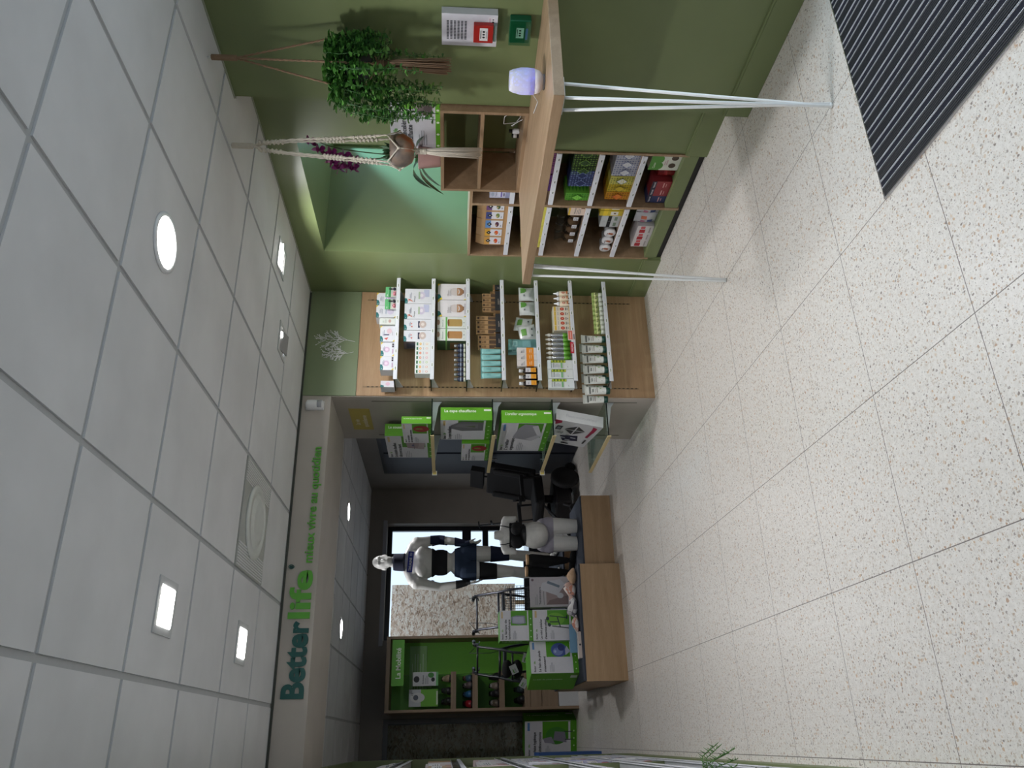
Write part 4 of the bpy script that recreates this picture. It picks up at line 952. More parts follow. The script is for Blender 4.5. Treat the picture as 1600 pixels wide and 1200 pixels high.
nrow(lambda: carton('tea_carton', 0.071, 0.12, 0.132, (206, 208, 226), lilac), [3.985, 4.062], XR+0.03, ZN[0], 'lilac and white tea carton', NL[0], NG)
bag_c = [((124, 84, 140), (70, 96, 60), 'violet'), ((74, 90, 160), (120, 140, 80), 'indigo'), ((110, 160, 220), (90, 50, 70), 'sky blue'), ((240, 186, 70), (220, 96, 40), 'amber'), ((232, 176, 90), (210, 80, 40), 'peach')]
def kraft(c, f, nm, seed):
    w, h, d = 0.098, 0.205, 0.05; K = C((190, 152, 106))
    t = thing('tea_bag_pouch'); b = MB()
    vs = [(-w/2, 0, 0), (w/2, 0, 0), (w/2, d, 0), (-w/2, d, 0), (-w/2, -0.002, h*0.72), (w/2, -0.002, h*0.72), (w/2, d, h*0.72), (-w/2, d, h*0.72), (-w/2+0.003, d*0.35, h), (w/2-0.003, d*0.35, h), (w/2-0.003, d*0.45, h), (-w/2+0.003, d*0.45, h)]
    b.add(vs, [(0, 3, 2, 1), (0, 1, 5, 4), (1, 2, 6, 5), (2, 3, 7, 6), (3, 0, 4, 7), (4, 5, 9, 8), (5, 6, 10, 9), (6, 7, 11, 10), (7, 4, 8, 11), (8, 9, 10, 11)], K); b.build('pouch', t)
    l = MB(); a = Art(l, Matrix.Translation((-w/2, -0.002, 0)) @ FRONT); a.rect(0.010, 0.028, w-0.010, 0.145, (220, 220, 226)); a.rect(0.010, 0.108, w-0.010, 0.145, c); cx = w/2; a.poly([(cx-0.022, 0.118), (cx, 0.100), (cx+0.022, 0.118), (cx, 0.136)], (24, 26, 34)); a.ell(cx, 0.119, 0.007, 0.005, (206, 210, 206), 8); a.ell(cx, 0.066, 0.026, 0.013, f); a.ell(cx-0.01, 0.072, 0.009, 0.006, (200, 170, 120)); a.text(0.026, 0.038, 0.013, 'bio', (90, 96, 120), True); l.build('label', t)
    return t
for k, (c, f, nm) in enumerate(bag_c):
    o = kraft(c, f, nm, k); o.location = (XR+0.035, 4.190+0.104*k*0.93, ZN[0]); o.rotation_euler = (0, 0, R(-90+(-1)**k*2))
    tag(o, 'kraft tea pouch with %s label on the top shelf under the niche' % nm, 'pouch', 'kraft tea pouches')
def lem(a): a.rect(0, 0.03, 0.06, 0.09, (190, 190, 60)); a.rect(0.01, 0.10, 0.05, 0.115, (70, 110, 60)); a.ell(0.03, 0.06, 0.015, 0.015, (236, 230, 150))
nrow(lambda: carton('carton', 0.060, 0.10, 0.135, (222, 216, 100), lem), [4.165+0.064*k for k in range(8)], XR+0.03, ZN[1], 'lemon yellow carton', NL[1], 'lemon yellow cartons under the niche', ref='divider')
# clear bags of dried herbs
def herb_bag():
    t = thing('herb_bag'); b = MB(); b.ball((0, 0.05, 0.045), (0.042, 0.036, 0.045), M((112, 84, 58), 0.9), 12); b.build('herbs', t)
    f = MB(); f.lathe([(0.030, 0.001), (0.046, 0.014), (0.049, 0.05), (0.042, 0.09), (0.020, 0.112), (0.026, 0.128), (0.040, 0.160)], PLASTIC, 14, c=(0, 0.05, 0), smooth=False); f.build('film', t)
    l = MB(); a = Art(l, Matrix.Translation((-0.018, -0.001, 0.03)) @ FRONT); a.rect(0, 0, 0.036, 0.034, (226, 226, 230)); a.lines(0.006, 0.026, 0.024, 4, 0.007, (120, 120, 126)); l.build('label', t); return t
nrow(herb_bag, [4.300+0.085*k for k in range(4)], XR+0.03, ZN[2], 'clear bag of dried herbs', NL[2], 'clear herb bags', ref='divider', cat='bag')
nrow(lambda: carton('carton', 0.105, 0.10, 0.110, (232, 212, 196), lambda a: (a.rect(0, 0.098, 0.105, 0.11, (236, 196, 70)), a.text(0.012, 0.062, 0.018, 'Infusion', INK, width=0.07), a.lines(0.012, 0.05, 0.06, 3, 0.01, (160, 150, 150)), a.rect(0.07, 0.005, 0.095, 0.03, (130, 90, 60)))), [4.195], XR+0.02, ZN[2], 'peach and yellow carton beside the herb bags', NL[2], NG)
def lidjar():
    t = thing('jar'); b = MB(); T = Matrix.Translation((0, 0.0, 0.044)) @ Matrix.Rotation(R(90), 4, 'X')
    b.lathe([(0.036, -0.075), (0.038, -0.07), (0.038, -0.012)], M((120, 120, 120), 0.3), 24, T=T); b.build('pot', t)
    l = MB(); l.lathe([(0.040, -0.014), (0.041, -0.010), (0.041, 0.0), (0.038, 0.003)], M((226, 226, 228), 0.35), 28, T=T); a = Art(l, Matrix.Translation((0, -0.0035, 0.044)) @ FRONT); a.poly([(-0.014, -0.018), (0.006, -0.022), (0.012, 0.006), (0.0, 0.020), (-0.008, 0.004)], (170, 96, 66)); a.rect(-0.02, 0.018, 0.01, 0.022, (90, 90, 96)); l.build('lid', t); return t
nrow(lidjar, [4.450, 4.540, 4.635], XR+0.025, ZN[3], 'jar with round white lid', NL[3], 'jars with round white lids', ref='divider', cat='jar')
nrow(lambda: carton('carton', 0.055, 0.10, 0.155, (214, 190, 60), lambda a: (a.rect(0, 0.10, 0.055, 0.13, (240, 210, 60)), a.rect(0.008, 0.03, 0.047, 0.08, (226, 224, 216)), a.rect(0.02, 0.045, 0.035, 0.06, (110, 90, 50)))), [4.170, 4.230], XR+0.03, ZN[3], 'yellow carton with white panel', NL[3], 'yellow cartons under the niche', ref='divider')
nrow(lambda: carton('carton', 0.060, 0.10, 0.130, (196, 200, 202), lambda a: (a.rect(0, 0.06, 0.06, 0.085, (24, 24, 28)), a.rect(0.01, 0.02, 0.05, 0.04, (120, 140, 120)))), [4.300, 4.365], XR+0.04, ZN[3], 'pale grey carton with black stripe', NL[3], 'black striped cartons under the niche', ref='divider')
ZF = 0.126
nrow(lambda: carton('carton', 0.150, 0.12, 0.185, (222, 226, 214), lambda a: (a.rect(0, 0.12, 0.15, 0.185, (92, 156, 66)), a.ell(0.04, 0.12, 0.03, 0.02, (92, 156, 66)), a.ell(0.10, 0.12, 0.03, 0.016, (92, 156, 66)), a.ell(0.045, 0.045, 0.022, 0.022, (74, 60, 48)), a.ell(0.115, 0.040, 0.022, 0.022, (74, 60, 48)), a.text(0.02, 0.15, 0.02, 'Cacao', (220, 236, 210), True), a.lines(0.05, 0.09, 0.05, 2, 0.012, (206, 176, 180)))), [3.71], XR+0.03, ZF, 'white carton with green wave and brown rounds', NL[4], NG)
b = MB(); b.lathe([(0.048, 0), (0.050, 0.004), (0.050, 0.10), (0.046, 0.104)], M((120, 16, 22), 0.3), 24); b.lathe([(0.0505, 0.03), (0.0505, 0.07)], M((150, 30, 34), 0.4), 24); o = b.build('tin'); o.location = (XR+0.10, 3.835, ZF); tag(o, 'dark red round tin at the foot of the niche shelving', 'tin')
def redb(c): return lambda: carton('carton', 0.072, 0.11, 0.125, c, lambda a: (a.rect(0, 0.096, 0.072, 0.125, (30, 34, 60)), a.text(0.008, 0.103, 0.014, 'TISANE', (216, 216, 222), True, width=0.055), a.rect(0.014, 0.045, 0.058, 0.052, (220, 170, 170)), a.rect(0.02, 0.03, 0.05, 0.034, (220, 170, 170))))
nrow(redb((150, 52, 60)), [3.925, 3.998], XR+0.03, ZF, 'brick red carton with dark top', NL[4], 'brick red cartons', ref='pilaster')
nrow(redb((48, 58, 100)), [4.070], XR+0.03, ZF, 'navy carton with dark top beside the divider', NL[4], NG)
nrow(lambda: carton('carton', 0.085, 0.13, 0.115, (216, 210, 212), lambda a: (a.rect(0.008, 0.055, 0.045, 0.095, (176, 40, 50)), a.rect(0.052, 0.06, 0.078, 0.09, (206, 90, 96)), a.rect(0.01, 0.02, 0.07, 0.03, (170, 160, 166)))), [4.375+0.082*k*0.98+0.03 for k in range(3)], XR+0.03, ZF, 'white carton with red squares', NL[4], 'white cartons with red squares', ref='divider')
for k in range(2):
    o = pillow('plastic_pack', 0.10, 0.15, 0.06, M((206, 208, 216), 0.2), [(0.2, 0.2, 0.55, 0.45, (40, 60, 120)), (0.6, 0.5, 0.85, 0.75, (214, 120, 90)), (0.2, 0.55, 0.5, 0.75, (180, 110, 140))], 40+k)
    o.location = (XR+0.035, 4.195+0.105*k, ZF); o.rotation_euler = (0, 0, R(-90)); tag(o, 'shiny printed plastic pack, %s from the divider, foot of the niche shelving' % ORD[k], 'pouch', 'shiny plastic packs')

# ================================================================ on and above the counter
def cube_unit():
    t = thing('cube_shelf', (0, 0, 0), label='open oak box shelf with two compartments standing on the counter', cat='shelf unit')
    x0, x1, y0, y1, z0, z1 = 2.885, 3.160, 3.012, 3.640, ZT+0.001, 1.588; k = 0.018
    MB().box(x0, y0, z0, x1, y0+k, z1, OAKY).build('side_panel', t); MB().box(x0, y1-k, z0, x1, y1, z1, OAKY).build('side_panel', t)
    MB().box(x0, y0+k, z1-k, x1, y1-k, z1, OAKY).build('top_panel', t); MB().box(x0, y0+k, z0, x1, y1-k, z0+k, OAKY).build('bottom_panel', t)
    MB().box(x0+0.003, y0+k, 1.362, x1, y1-k, 1.380, OAKY).build('shelf', t)
cube_unit()
def small_jars():
    for k, (y, c) in enumerate(((3.33, 'w'), (3.372, 'b'))):
        t = thing('mini_bottle', (3.06+0.01*k, y, ZT+0.0205), label=('white capped mini bottle' if k == 0 else 'black labelled mini jar')+' inside the lower compartment of the box shelf', cat='bottle')
        b = MB(); b.lathe([(0.014, 0), (0.015, 0.002), (0.015, 0.034), (0.012, 0.038)], WHITEM if k == 0 else BLACK, 14); b.build('body', t)
        if k == 0: MB().lathe([(0.010, 0.038), (0.010, 0.056)], BLACK, 12).build('cap', t)
        else: MB().lathe([(0.0153, 0.010), (0.0153, 0.030)], C((216, 214, 212)), 14).build('label', t)
small_jars()
def footmuff():
    w, d, h = 0.40, 0.09, 0.272; b = MB(); b.box(-w/2, 0, 0, w/2, d, h, C((214, 214, 222))); a = Art(b, face_T('f', w, d, h))
    a.rect(0, 0, w, 0.026, LIME); a.text(0.015, h*0.86, 0.032, 'Better', INK, True); a.text(0.115, h*0.86, 0.032, 'life', BLG, True); a.text(0.015, h*0.68, 0.038, 'La chancelière', INK, True, width=0.22); a.text(0.015, h*0.56, 0.038, 'chauffante', INK, True, width=0.17); a.lines(0.03, h*0.42, 0.12, 4, 0.013, (160, 162, 170), 0.004)
    a.ell(0.345, 0.165, 0.045, 0.050, (112, 186, 60)); a.poly([(0.27, 0.045), (0.335, 0.04), (0.375, 0.085), (0.385, 0.135), (0.34, 0.155), (0.27, 0.11)], (120, 110, 108)); a.poly([(0.255, 0.05), (0.325, 0.045), (0.33, 0.085), (0.26, 0.095)], (92, 82, 82)); a.rect(0.28, 0.085, 0.292, 0.105, (40, 40, 44)); a.poly([(0.30, 0.12), (0.34, 0.155), (0.37, 0.15), (0.34, 0.11)], (150, 142, 138))
    for i in range(4): a.ell(0.03+0.09*i, 0.013, 0.008, 0.008, (226, 240, 214), 10)
    t = thing('carton', (3.045, 3.275, 1.590), R(-90), label='white and lime heated foot muff carton standing on top of the oak box shelf', cat='box')
    o = b.build('box_body', t)
    h_ = MB(); h_.tube([(0.10, 0.05, h), (0.08, 0.045, h+0.018), (0.03, 0.04, h+0.024), (-0.03, 0.045, h+0.018), (-0.05, 0.05, h)], 0.004, C((206, 216, 190)), 8); h_.build('carry_handle', t)
footmuff()
PINKP = M((206, 166, 164), 0.5)
def leaf(b, base, tip, width, mat, droop=0.0, n=8, fold=0.12):
    base, tip = Vector(base), Vector(tip); d = tip-base; side = d.cross(Vector((0, 0, 1)))
    side = side.normalized() if side.length > 1e-5 else Vector((1, 0, 0)); up = side.cross(d).normalized()
    vs = []; fs = []
    for i in range(n+1):
        f = i/n; c = base+d*f+Vector((0, 0, -droop*(f*f)+droop*0.9*math.sin(PI*f)))
        ww = width*math.sin(PI*min(0.97, 0.06+0.94*f))**0.7*(1 if f < 1 else 0.05)
        vs += [c-side*ww+up*ww*fold, c, c+side*ww+up*ww*fold]
    for i in range(n):
        a = i*3; fs += [(a, a+1, a+4, a+3), (a+1, a+2, a+5, a+4)]
    b.add(vs, fs, mat, True)
def orchid():
    t = thing('potted_orchid', (3.00, 3.50, 1.590), label='purple orchid in a pink pot on the oak box shelf behind the cream hanger', cat='plant')
    MB().lathe([(0.045, 0), (0.048, 0.003), (0.062, 0.120), (0.064, 0.124), (0.056, 0.124), (0.052, 0.10), (0.001, 0.10)], PINKP, 28).build('pot', t)
    lm = M((38, 78, 40), 0.35); b = MB()
    for (x, y, z, w, dr) in ((-0.05, 0.26, 0.03, 0.020, 0.05), (-0.10, 0.13, 0.02, 0.040, 0.03), (0.03, -0.14, 0.12, 0.026, 0.03), (-0.08, 0.17, 0.11, 0.038, 0.06), (0.07, 0.10, 0.14, 0.030, 0.03)): leaf(b, (0, 0, 0.11), (x, y, z), w, lm, dr)
    b.build('leaves', t)
    st = MB(); s = [(0, 0, 0.10), (0.0, -0.015, 0.28), (0.0, -0.03, 0.42), (-0.01, -0.06, 0.54), (-0.02, -0.10, 0.62), (-0.03, -0.15, 0.68)]; st.tube(s, 0.003, M((70, 84, 50), 0.5), 6)
    s2 = [(0.01, 0.01, 0.10), (0.0, 0.01, 0.30), (-0.01, 0.02, 0.45), (-0.02, 0.03, 0.56)]; st.tube(s2, 0.003, M((70, 84, 50), 0.5), 6); st.build('flower_stems', t)
    pu = M((126, 34, 104), 0.5); pd = M((84, 16, 72), 0.5); rnd = random.Random(3)
    spots = [(-0.03, -0.14, 0.70), (-0.05, -0.10, 0.655), (-0.05, -0.045, 0.62), (-0.04, 0.01, 0.60), (-0.05, -0.08, 0.59), (-0.05, -0.02, 0.55), (-0.04, 0.055, 0.57), (-0.05, 0.03, 0.52), (-0.05, -0.06, 0.525), (-0.04, 0.05, 0.49), (-0.04, -0.01, 0.475)]
    for (x, y, z) in spots:
        f = MB(); T = Matrix.Translation((x, y, z)) @ Matrix.Rotation(R(rnd.uniform(-20, 20)), 4, 'Z') @ Matrix.Rotation(R(rnd.uniform(-15, 15)), 4, 'X')
        for k in range(5):
            a = R(90+72*k); w = 0.021 if k in (1, 4) else 0.014
            q = MB(); leaf(q, (0, 0, 0), (-0.006, math.cos(a)*0.036, math.sin(a)*0.036), w, pu, 0, 5, 0.2)
            f.add(q.v, q.f, pu, True, T)
        f.ball((-0.006, 0, -0.006), (0.006, 0.008, 0.009), pd, 8, T); [setattr(v, 'xyz', (v-Vector((x, y, z)))*1.22+Vector((x, y, z))) for v in f.v]; f.build('blossom', t)
orchid()
def rope(b, pts, r, mat, twist=0.6):
    """two strands wound round each other along a path"""
    P = [Vector(p) for p in pts]; out = [[], []]; s = 0
    for i in range(len(P)-1):
        n = max(2, int((P[i+1]-P[i]).length/(r*2.4)))
        for k in range(n):
            c = P[i].lerp(P[i+1], k/n); a = s*twist*2; s += 1
            for q in (0, 1): out[q].append(c+Vector((math.cos(a+PI*q), math.sin(a+PI*q), 0))*r*0.6)
    for q in (0, 1): out[q].append(P[-1]); b.tube(out[q], r*0.75, mat, 5)
JUTE = M((140, 114, 90), 0.95); COTTON = M((206, 198, 184), 0.95)
def tassel(b, x, y, z0, z1, r, mat, n, seed, flare=1.5):
    rnd = random.Random(seed)
    for k in range(n):
        a = rnd.uniform(0, 2*PI); q = r*math.sqrt(rnd.random()); e = rnd.uniform(-0.02, 0.012)
        b.tube([(x+q*0.5*math.cos(a), y+q*0.5*math.sin(a), z0), (x+q*math.cos(a), y+q*math.sin(a), z0*0.7+z1*0.3), (x+q*flare*math.cos(a+rnd.uniform(-.4, .4)), y+q*flare*math.sin(a), z1+e)], 0.0022, mat, 4)
def coil(b, x, y, z0, z1, r, mat):
    z = z1; 
    while z > z0:
        b.lathe([(r*0.8, -0.003), (r, -0.0015), (r, 0.0015), (r*0.8, 0.003)], mat, 12, c=(x, y, z)); z -= 0.0055
def hook(t, x, y):
    b = MB(); b.tube([(x, y, CZ), (x, y, CZ-0.012), (x+0.008, y, CZ-0.020), (x, y, CZ-0.028), (x-0.006, y, CZ-0.022)], 0.002, WHITEM, 6); b.build('hook', t)
def planter_green():
    X, Y = 2.75, 2.60
    t = thing('macrame_hanger', (X, Y, CZ), label='brown jute plant hanger on the ceiling holding the bushy green plant', cat='plant hanger'); 
    hook(t, 0, 0); t.children
    for ch in t.children: ch.location = (0, 0, -CZ)
    b = MB(); coil(b, 0, 0, -0.125, -0.020, 0.013, JUTE)
    b.build('knot_wrap', t)
    ring = 0.085; zt = -0.56
    for k in range(4):
        a = R(43+90*k); px, py = ring*1.25*math.cos(a), ring*1.25*math.sin(a)
        c = MB(); rope(c, [(0, 0, -0.12), (px*0.9, py*0.9, zt+0.02), (px, py, zt-0.04), (px*0.85, py*0.85, zt-0.13), (0.012*math.cos(a), 0.012*math.sin(a), -0.735)], 0.0042, JUTE); c.build('cord', t)
    c = MB(); coil(c, 0, 0, -0.765, -0.735, 0.017, JUTE); c.build('lower_knot', t)
    c = MB(); tassel(c, 0, 0, -0.765, -1.045, 0.026, JUTE, 70, 5, 1.35); c.build('tassel', t)
    p = thing('hanging_plant', (X, Y, 1.885), label='bushy trailing green plant in a dark stone pot in the brown hanger', cat='plant')
    MB().lathe([(0.03, 0.0), (0.060, 0.012), (0.082, 0.05), (0.084, 0.085), (0.076, 0.105), (0.068, 0.105), (0.066, 0.09), (0.001, 0.09)], M((64, 64, 70), 0.7), 28).build('pot', p)
    rnd = random.Random(11); vines = MB(); gm = [M((70, 122, 52), 0.4), M((88, 142, 64), 0.4), M((52, 98, 46), 0.45), M((108, 160, 78), 0.4)]
    fol = MB(); pts = []
    def vine(a, reach, drop, L0):
        x, y, z = 0.05*math.cos(a), 0.05*math.sin(a), 0.10
        path = []
        for i in range(15):
            f = i/14
            r = 0.05+reach*math.sin(min(1, f*1.8)*PI/2); zz = 0.10+0.085*math.sin(min(1, f*2.2)*PI)*L0-drop*max(0, f-0.22)**1.1*1.32
            path.append(Vector((r*math.cos(a)+rnd.uniform(-1, 1)*0.008, r*math.sin(a)+rnd.uniform(-1, 1)*0.008, zz)))
        vines.tube(path, 0.0014, gm[2], 4); return path
    specs = []
    for k in range(58):
        a = rnd.gauss(R(100), 0.80); specs.append((a, rnd.uniform(0.05, 0.195), rnd.uniform(0.12, 0.42), rnd.uniform(0.5, 1.15)))     # heavy side towards the niche
    for k in range(22):
        a = rnd.gauss(R(-85), 0.6); specs.append((a, rnd.uniform(0.04, 0.085), rnd.uniform(0.06, 0.22), rnd.uniform(0.5, 1.1)))
    for k in range(12):
        a = rnd.uniform(0, 2*PI); specs.append((a, rnd.uniform(0.02, 0.07), rnd.uniform(0.0, 0.06), rnd.uniform(0.7, 1.3)))
    for sp_ in specs:
        path = vine(*sp_)
        if math.cos(sp_[0]) > 0.55 and sp_[1] > 0.10: pass
        for i in range(1, len(path)):
            for q in range(3):
                c = path[i].lerp(path[i-1], rnd.random()); a = rnd.uniform(0, 2*PI); tl = rnd.uniform(-0.5, 0.7)
                d = Vector((math.cos(a)*math.cos(tl), math.sin(a)*math.cos(tl), math.sin(tl))); s = rnd.uniform(0.0145, 0.023)*(1.1-0.3*i/14)
                side = d.cross(Vector((rnd.uniform(-.4, .4), rnd.uniform(-.4, .4), 1))).normalized(); e = c+d*s*1.5; up = side.cross(d)*s*0.22
                m_ = gm[rnd.choice((0, 0, 1, 1, 2, 3))]
                fol.add([c, c+d*s*.45-side*s*.62+up, c+d*s*1.1-side*s*.52+up, e, c+d*s*1.1+side*s*.52+up, c+d*s*.45+side*s*.62+up, c+d*s*.7], [(0, 1, 6), (1, 2, 6), (2, 3, 6), (3, 4, 6), (4, 5, 6), (5, 0, 6)], m_, True)
    vines.build('stems', p); fol.build('foliage', p)
planter_green()
def planter_cream():
    X, Y = 2.632, 3.025
    t = thing('macrame_hanger', (X, Y, CZ), label='cream cotton plant hanger on the ceiling holding the small round pot', cat='plant hanger')
    hook(t, 0, 0)
    for ch in t.children: ch.location = (0, 0, -CZ)
    b = MB(); coil(b, 0, 0, -0.115, -0.018, 0.014, COTTON); b.build('knot_wrap', t)
    for k in range(4):
        a = R(90*k+12); ca, sa = math.cos(a), math.sin(a); r0 = 0.088; c = MB()
        rope(c, [(0, 0, -0.11), (0.030*ca, 0.030*sa, -0.20), (0.045*ca, 0.045*sa, -0.32), (0.070*ca, 0.070*sa, -0.60), (r0*ca, r0*sa, -0.76)], 0.0048, COTTON, 0.45)
        # square knots swelling along the cord
        for z0, z1 in ((-0.15, -0.25), (-0.46, -0.54), (-0.60, -0.70)):
            for q in range(6):
                z = z0+(z1-z0)*q/5; f = (-z-0.11)/0.65; rr = 0.02+0.066*f; c.ball((rr*ca*0.98, rr*sa*0.98, z), (0.0105, 0.0105, 0.0075), COTTON, 8)
        c.build('cord', t)
        n = MB(); a2 = R(90*k+57)
        n.tube([(r0*ca, r0*sa, -0.76), (0.09*math.cos(a2), 0.09*math.sin(a2), -0.815), (0.055*math.cos(a2), 0.055*math.sin(a2), -0.872), (0.01*math.cos(a2), 0.01*math.sin(a2), -0.895)], 0.0038, COTTON, 6)
        a3 = R(90*k-33); n.tube([(r0*ca, r0*sa, -0.76), (0.09*math.cos(a3), 0.09*math.sin(a3), -0.815)], 0.0038, COTTON, 6); n.ball((0.09*math.cos(a2), 0.09*math.sin(a2), -0.815), 0.008, COTTON, 8); n.build('net', t)
    c = MB(); coil(c, 0, 0, -0.945, -0.892, 0.015, COTTON); c.build('lower_knot', t)
    c = MB(); tassel(c, 0, 0, -0.94, -1.20, 0.021, COTTON, 60, 8, 1.2); c.build('tassel', t)
    p = thing('hanging_plant', (X, Y, 1.712), label='small spiky succulent in a mottled brown round pot in the cream hanger', cat='plant')
    m, nt, bs = nodes_mat('mottled_stoneware'); n = nt.nodes.new('ShaderNodeTexNoise'); n.inputs['Scale'].default_value = 9; n.inputs['Detail'].default_value = 4; nt.links.new(coords(nt), n.inputs['Vector'])
    nt.links.new(ramp(nt, [(0.35, rgb(96, 88, 84)), (0.5, rgb(136, 116, 100)), (0.62, rgb(176, 104, 70))], n.outputs['Fac']), bs.inputs['Base Color'])
    MB().lathe([(0.030, 0.0), (0.058, 0.010), (0.079, 0.045), (0.080, 0.075), (0.072, 0.110), (0.066, 0.114), (0.062, 0.10), (0.001, 0.10)], m, 30).build('pot', p)
    rnd = random.Random(2); f = MB(); g = M((56, 92, 56), 0.5)
    for k in range(60):
        a = rnd.uniform(0, 2*PI); el = rnd.uniform(0.15, 1.4); L = rnd.uniform(0.03, 0.07); b0 = Vector((0.03*math.cos(a)*rnd.random(), 0.03*math.sin(a)*rnd.random(), 0.10)); leaf(f, b0, b0+Vector((math.cos(a)*math.cos(el), math.sin(a)*math.cos(el), math.sin(el)))*L, 0.006, g, 0, 4)
    f.build('foliage', p)
planter_cream()
def diffuser():
    t = thing('aroma_diffuser', (2.545, 2.470, ZT), label='white perforated aroma diffuser glowing blue on the counter', cat='diffuser')
    b = MB(); b.lathe([(0.030, 0.0), (0.034, 0.004), (0.030, 0.008)], M((120, 116, 120), 0.5), 28); b.build('foot', t)
    MB().lathe([(0.030, 0.008), (0.044, 0.022), (0.052, 0.046)], M((226, 220, 226), 0.4), 32).build('base', t)
    m, nt, bs = nodes_mat('blue_lit_porcelain'); L = nt.links.new
    sx = nt.nodes.new('ShaderNodeSeparateXYZ'); L(coords(nt), sx.inputs[0])
    vo = nt.nodes.new('ShaderNodeTexVoronoi'); vo.inputs['Scale'].default_value = 85; L(coords(nt), vo.inputs['Vector'])
    lt = nt.nodes.new('ShaderNodeMath'); lt.operation = 'LESS_THAN'; L(vo.outputs['Distance'], lt.inputs[0]); lt.inputs[1].default_value = 0.33
    mr = nt.nodes.new('ShaderNodeMapRange'); mr.inputs[1].default_value = 0.045; mr.inputs[2].default_value = 0.145; mr.inputs[3].default_value = 0.34; mr.inputs[4].default_value = 0.0; L(sx.outputs[2], mr.inputs[0])
    ad = nt.nodes.new('ShaderNodeMath'); ad.operation = 'MULTIPLY_ADD'; L(lt.outputs[0], ad.inputs[0]); ad.inputs[1].default_value = 0.42; L(mr.outputs[0], ad.inputs[2])
    bs.inputs['Base Color'].default_value = rgb(214, 214, 230); bs.inputs['Emission Color'].default_value = rgb(70, 96, 255); L(ad.outputs[0], bs.inputs['Emission Strength']); bs.inputs['Roughness'].default_value = 0.4
    MB().lathe([(0.0525, 0.046), (0.055, 0.075), (0.054, 0.105), (0.047, 0.135), (0.040, 0.150), (0.028, 0.150)], m, 36).build('perforated_shade', t)
    c = MB(); wm = M((222, 224, 226), 0.4)
    c.tube([(0.030, 0.040, 0.006), (0.055, 0.085, 0.030), (0.070, 0.12, 0.050), (0.075, 0.15, 0.03), (0.085, 0.20, 0.004), (0.12, 0.27, 0.004), (0.17, 0.36, 0.004)], 0.0022, wm, 6)
    c.tube([(0.045, 0.060, 0.03), (0.05, 0.10, 0.065), (0.04, 0.115, 0.05), (0.055, 0.12, 0.02), (0.07, 0.14, 0.004)], 0.0022, wm, 6)
    c.build('cable', t)
    b = MB(); c = thing('power_cable', (2.98, 3.14, ZT+0.019), label='coiled white power cable inside the box shelf near the diffuser', cat='cable')
    b.tube([(0.0, -0.085, 0.03), (-0.03, -0.03, 0.10), (-0.02, 0.03, 0.10), (0.02, 0.06, 0.03), (0.0, 0.02, 0.004), (-0.05, -0.04, 0.006), (-0.04, 0.02, 0.06), (0.0, 0.07, 0.05), (0.03, 0.03, 0.01), (0.0, -0.05, 0.004)], 0.0022, wm, 6)
    b.build('cord', c); q = MB(); q.box(-0.035, -0.085, 0.0, 0.0, -0.045, 0.026, wm); q.build('plug', c, bevel=0.004)
diffuser()
def alarm():
    X = XP-0.001
    t = thing('alarm_panel', (X, 2.512, 1.330), R(-90), label='white louvred alarm panel on the green wall with red call point', cat='alarm panel')
    w, d, h = 0.170, 0.040, 0.246; b = MB(); b.box(-w/2, -d, 0, w/2, 0, h, M((214, 214, 222), 0.35)); 
    g = C((70, 72, 80))
    for i in range(6):
        for k in range(13): x = -0.050+k*0.0078; b.box(x, -d-0.0006, h*0.55+i*0.0158, x+0.0052, -d, h*0.55+0.010+i*0.0158, g)
    b.build('housing', t, bevel=0.002)
    q = MB(); q.box(-0.047, -d-0.022, 0.018, 0.047, -d, 0.105, M((164, 34, 28), 0.35)); q.build('call_point', t, bevel=0.002, label='red square call point')
    cp = t.children[-1]
    r = MB(); a = Art(r, Matrix.Translation((-0.034, -d-0.022, 0.042)) @ FRONT); a.rect(0, 0, 0.068, 0.036, (222, 220, 220))
    for u in (0.019, 0.034, 0.049): a.ell(u, 0.018, 0.0048, 0.0058, (20, 20, 22), 14)
    a.rect(0.012, 0.029, 0.056, 0.0325, (60, 60, 64)); a.rect(0.014, 0.0035, 0.052, 0.0065, (150, 150, 152)); r.build('break_panel', cp)
    r = MB(); r.box(-0.044, -d-0.014, 0.004, 0.044, -d, 0.017, M((120, 140, 136), 0.25)); r.build('terminal_strip', t)
    r = MB(); a = Art(r, Matrix.Translation((0.038, -d, 0.012)) @ FRONT); a.rect(0, 0, 0.036, 0.030, (226, 224, 228)); a.rect(0.004, 0.018, 0.03, 0.026, (206, 186, 200)); a.ell(0.010, 0.008, 0.005, 0.005, (60, 60, 70), 8); a.ell(0.024, 0.008, 0.004, 0.004, (90, 90, 100), 8); r.build('sticker', t)
    t = thing('emergency_call_point', (X, 2.512, 1.180), R(-90), label='green emergency call point under a clear cover below the alarm panel', cat='call point')
    MB().box(-0.062, -0.038, 0, 0.062, 0, 0.094, M((10, 92, 62), 0.35)).build('housing', t, bevel=0.004)
    r = MB(); a = Art(r, Matrix.Translation((-0.032, -0.038, 0.030)) @ FRONT); a.rect(0, 0, 0.055, 0.034, (222, 226, 226))
    for u in (0.014, 0.027, 0.041): a.ell(u, 0.017, 0.0045, 0.0055, (20, 22, 26), 12)
    a.rect(0.008, 0.0275, 0.048, 0.0305, (60, 70, 70)); a.rect(-0.006, -0.018, 0.055, -0.008, (60, 110, 190)); r.build('break_panel', t)
    MB().box(-0.058, -0.056, -0.002, 0.058, -0.0400, 0.096, glass_mat('green_clear_cover', (0.78, 0.93, 0.86))).build('clear_cover', t)
alarm()

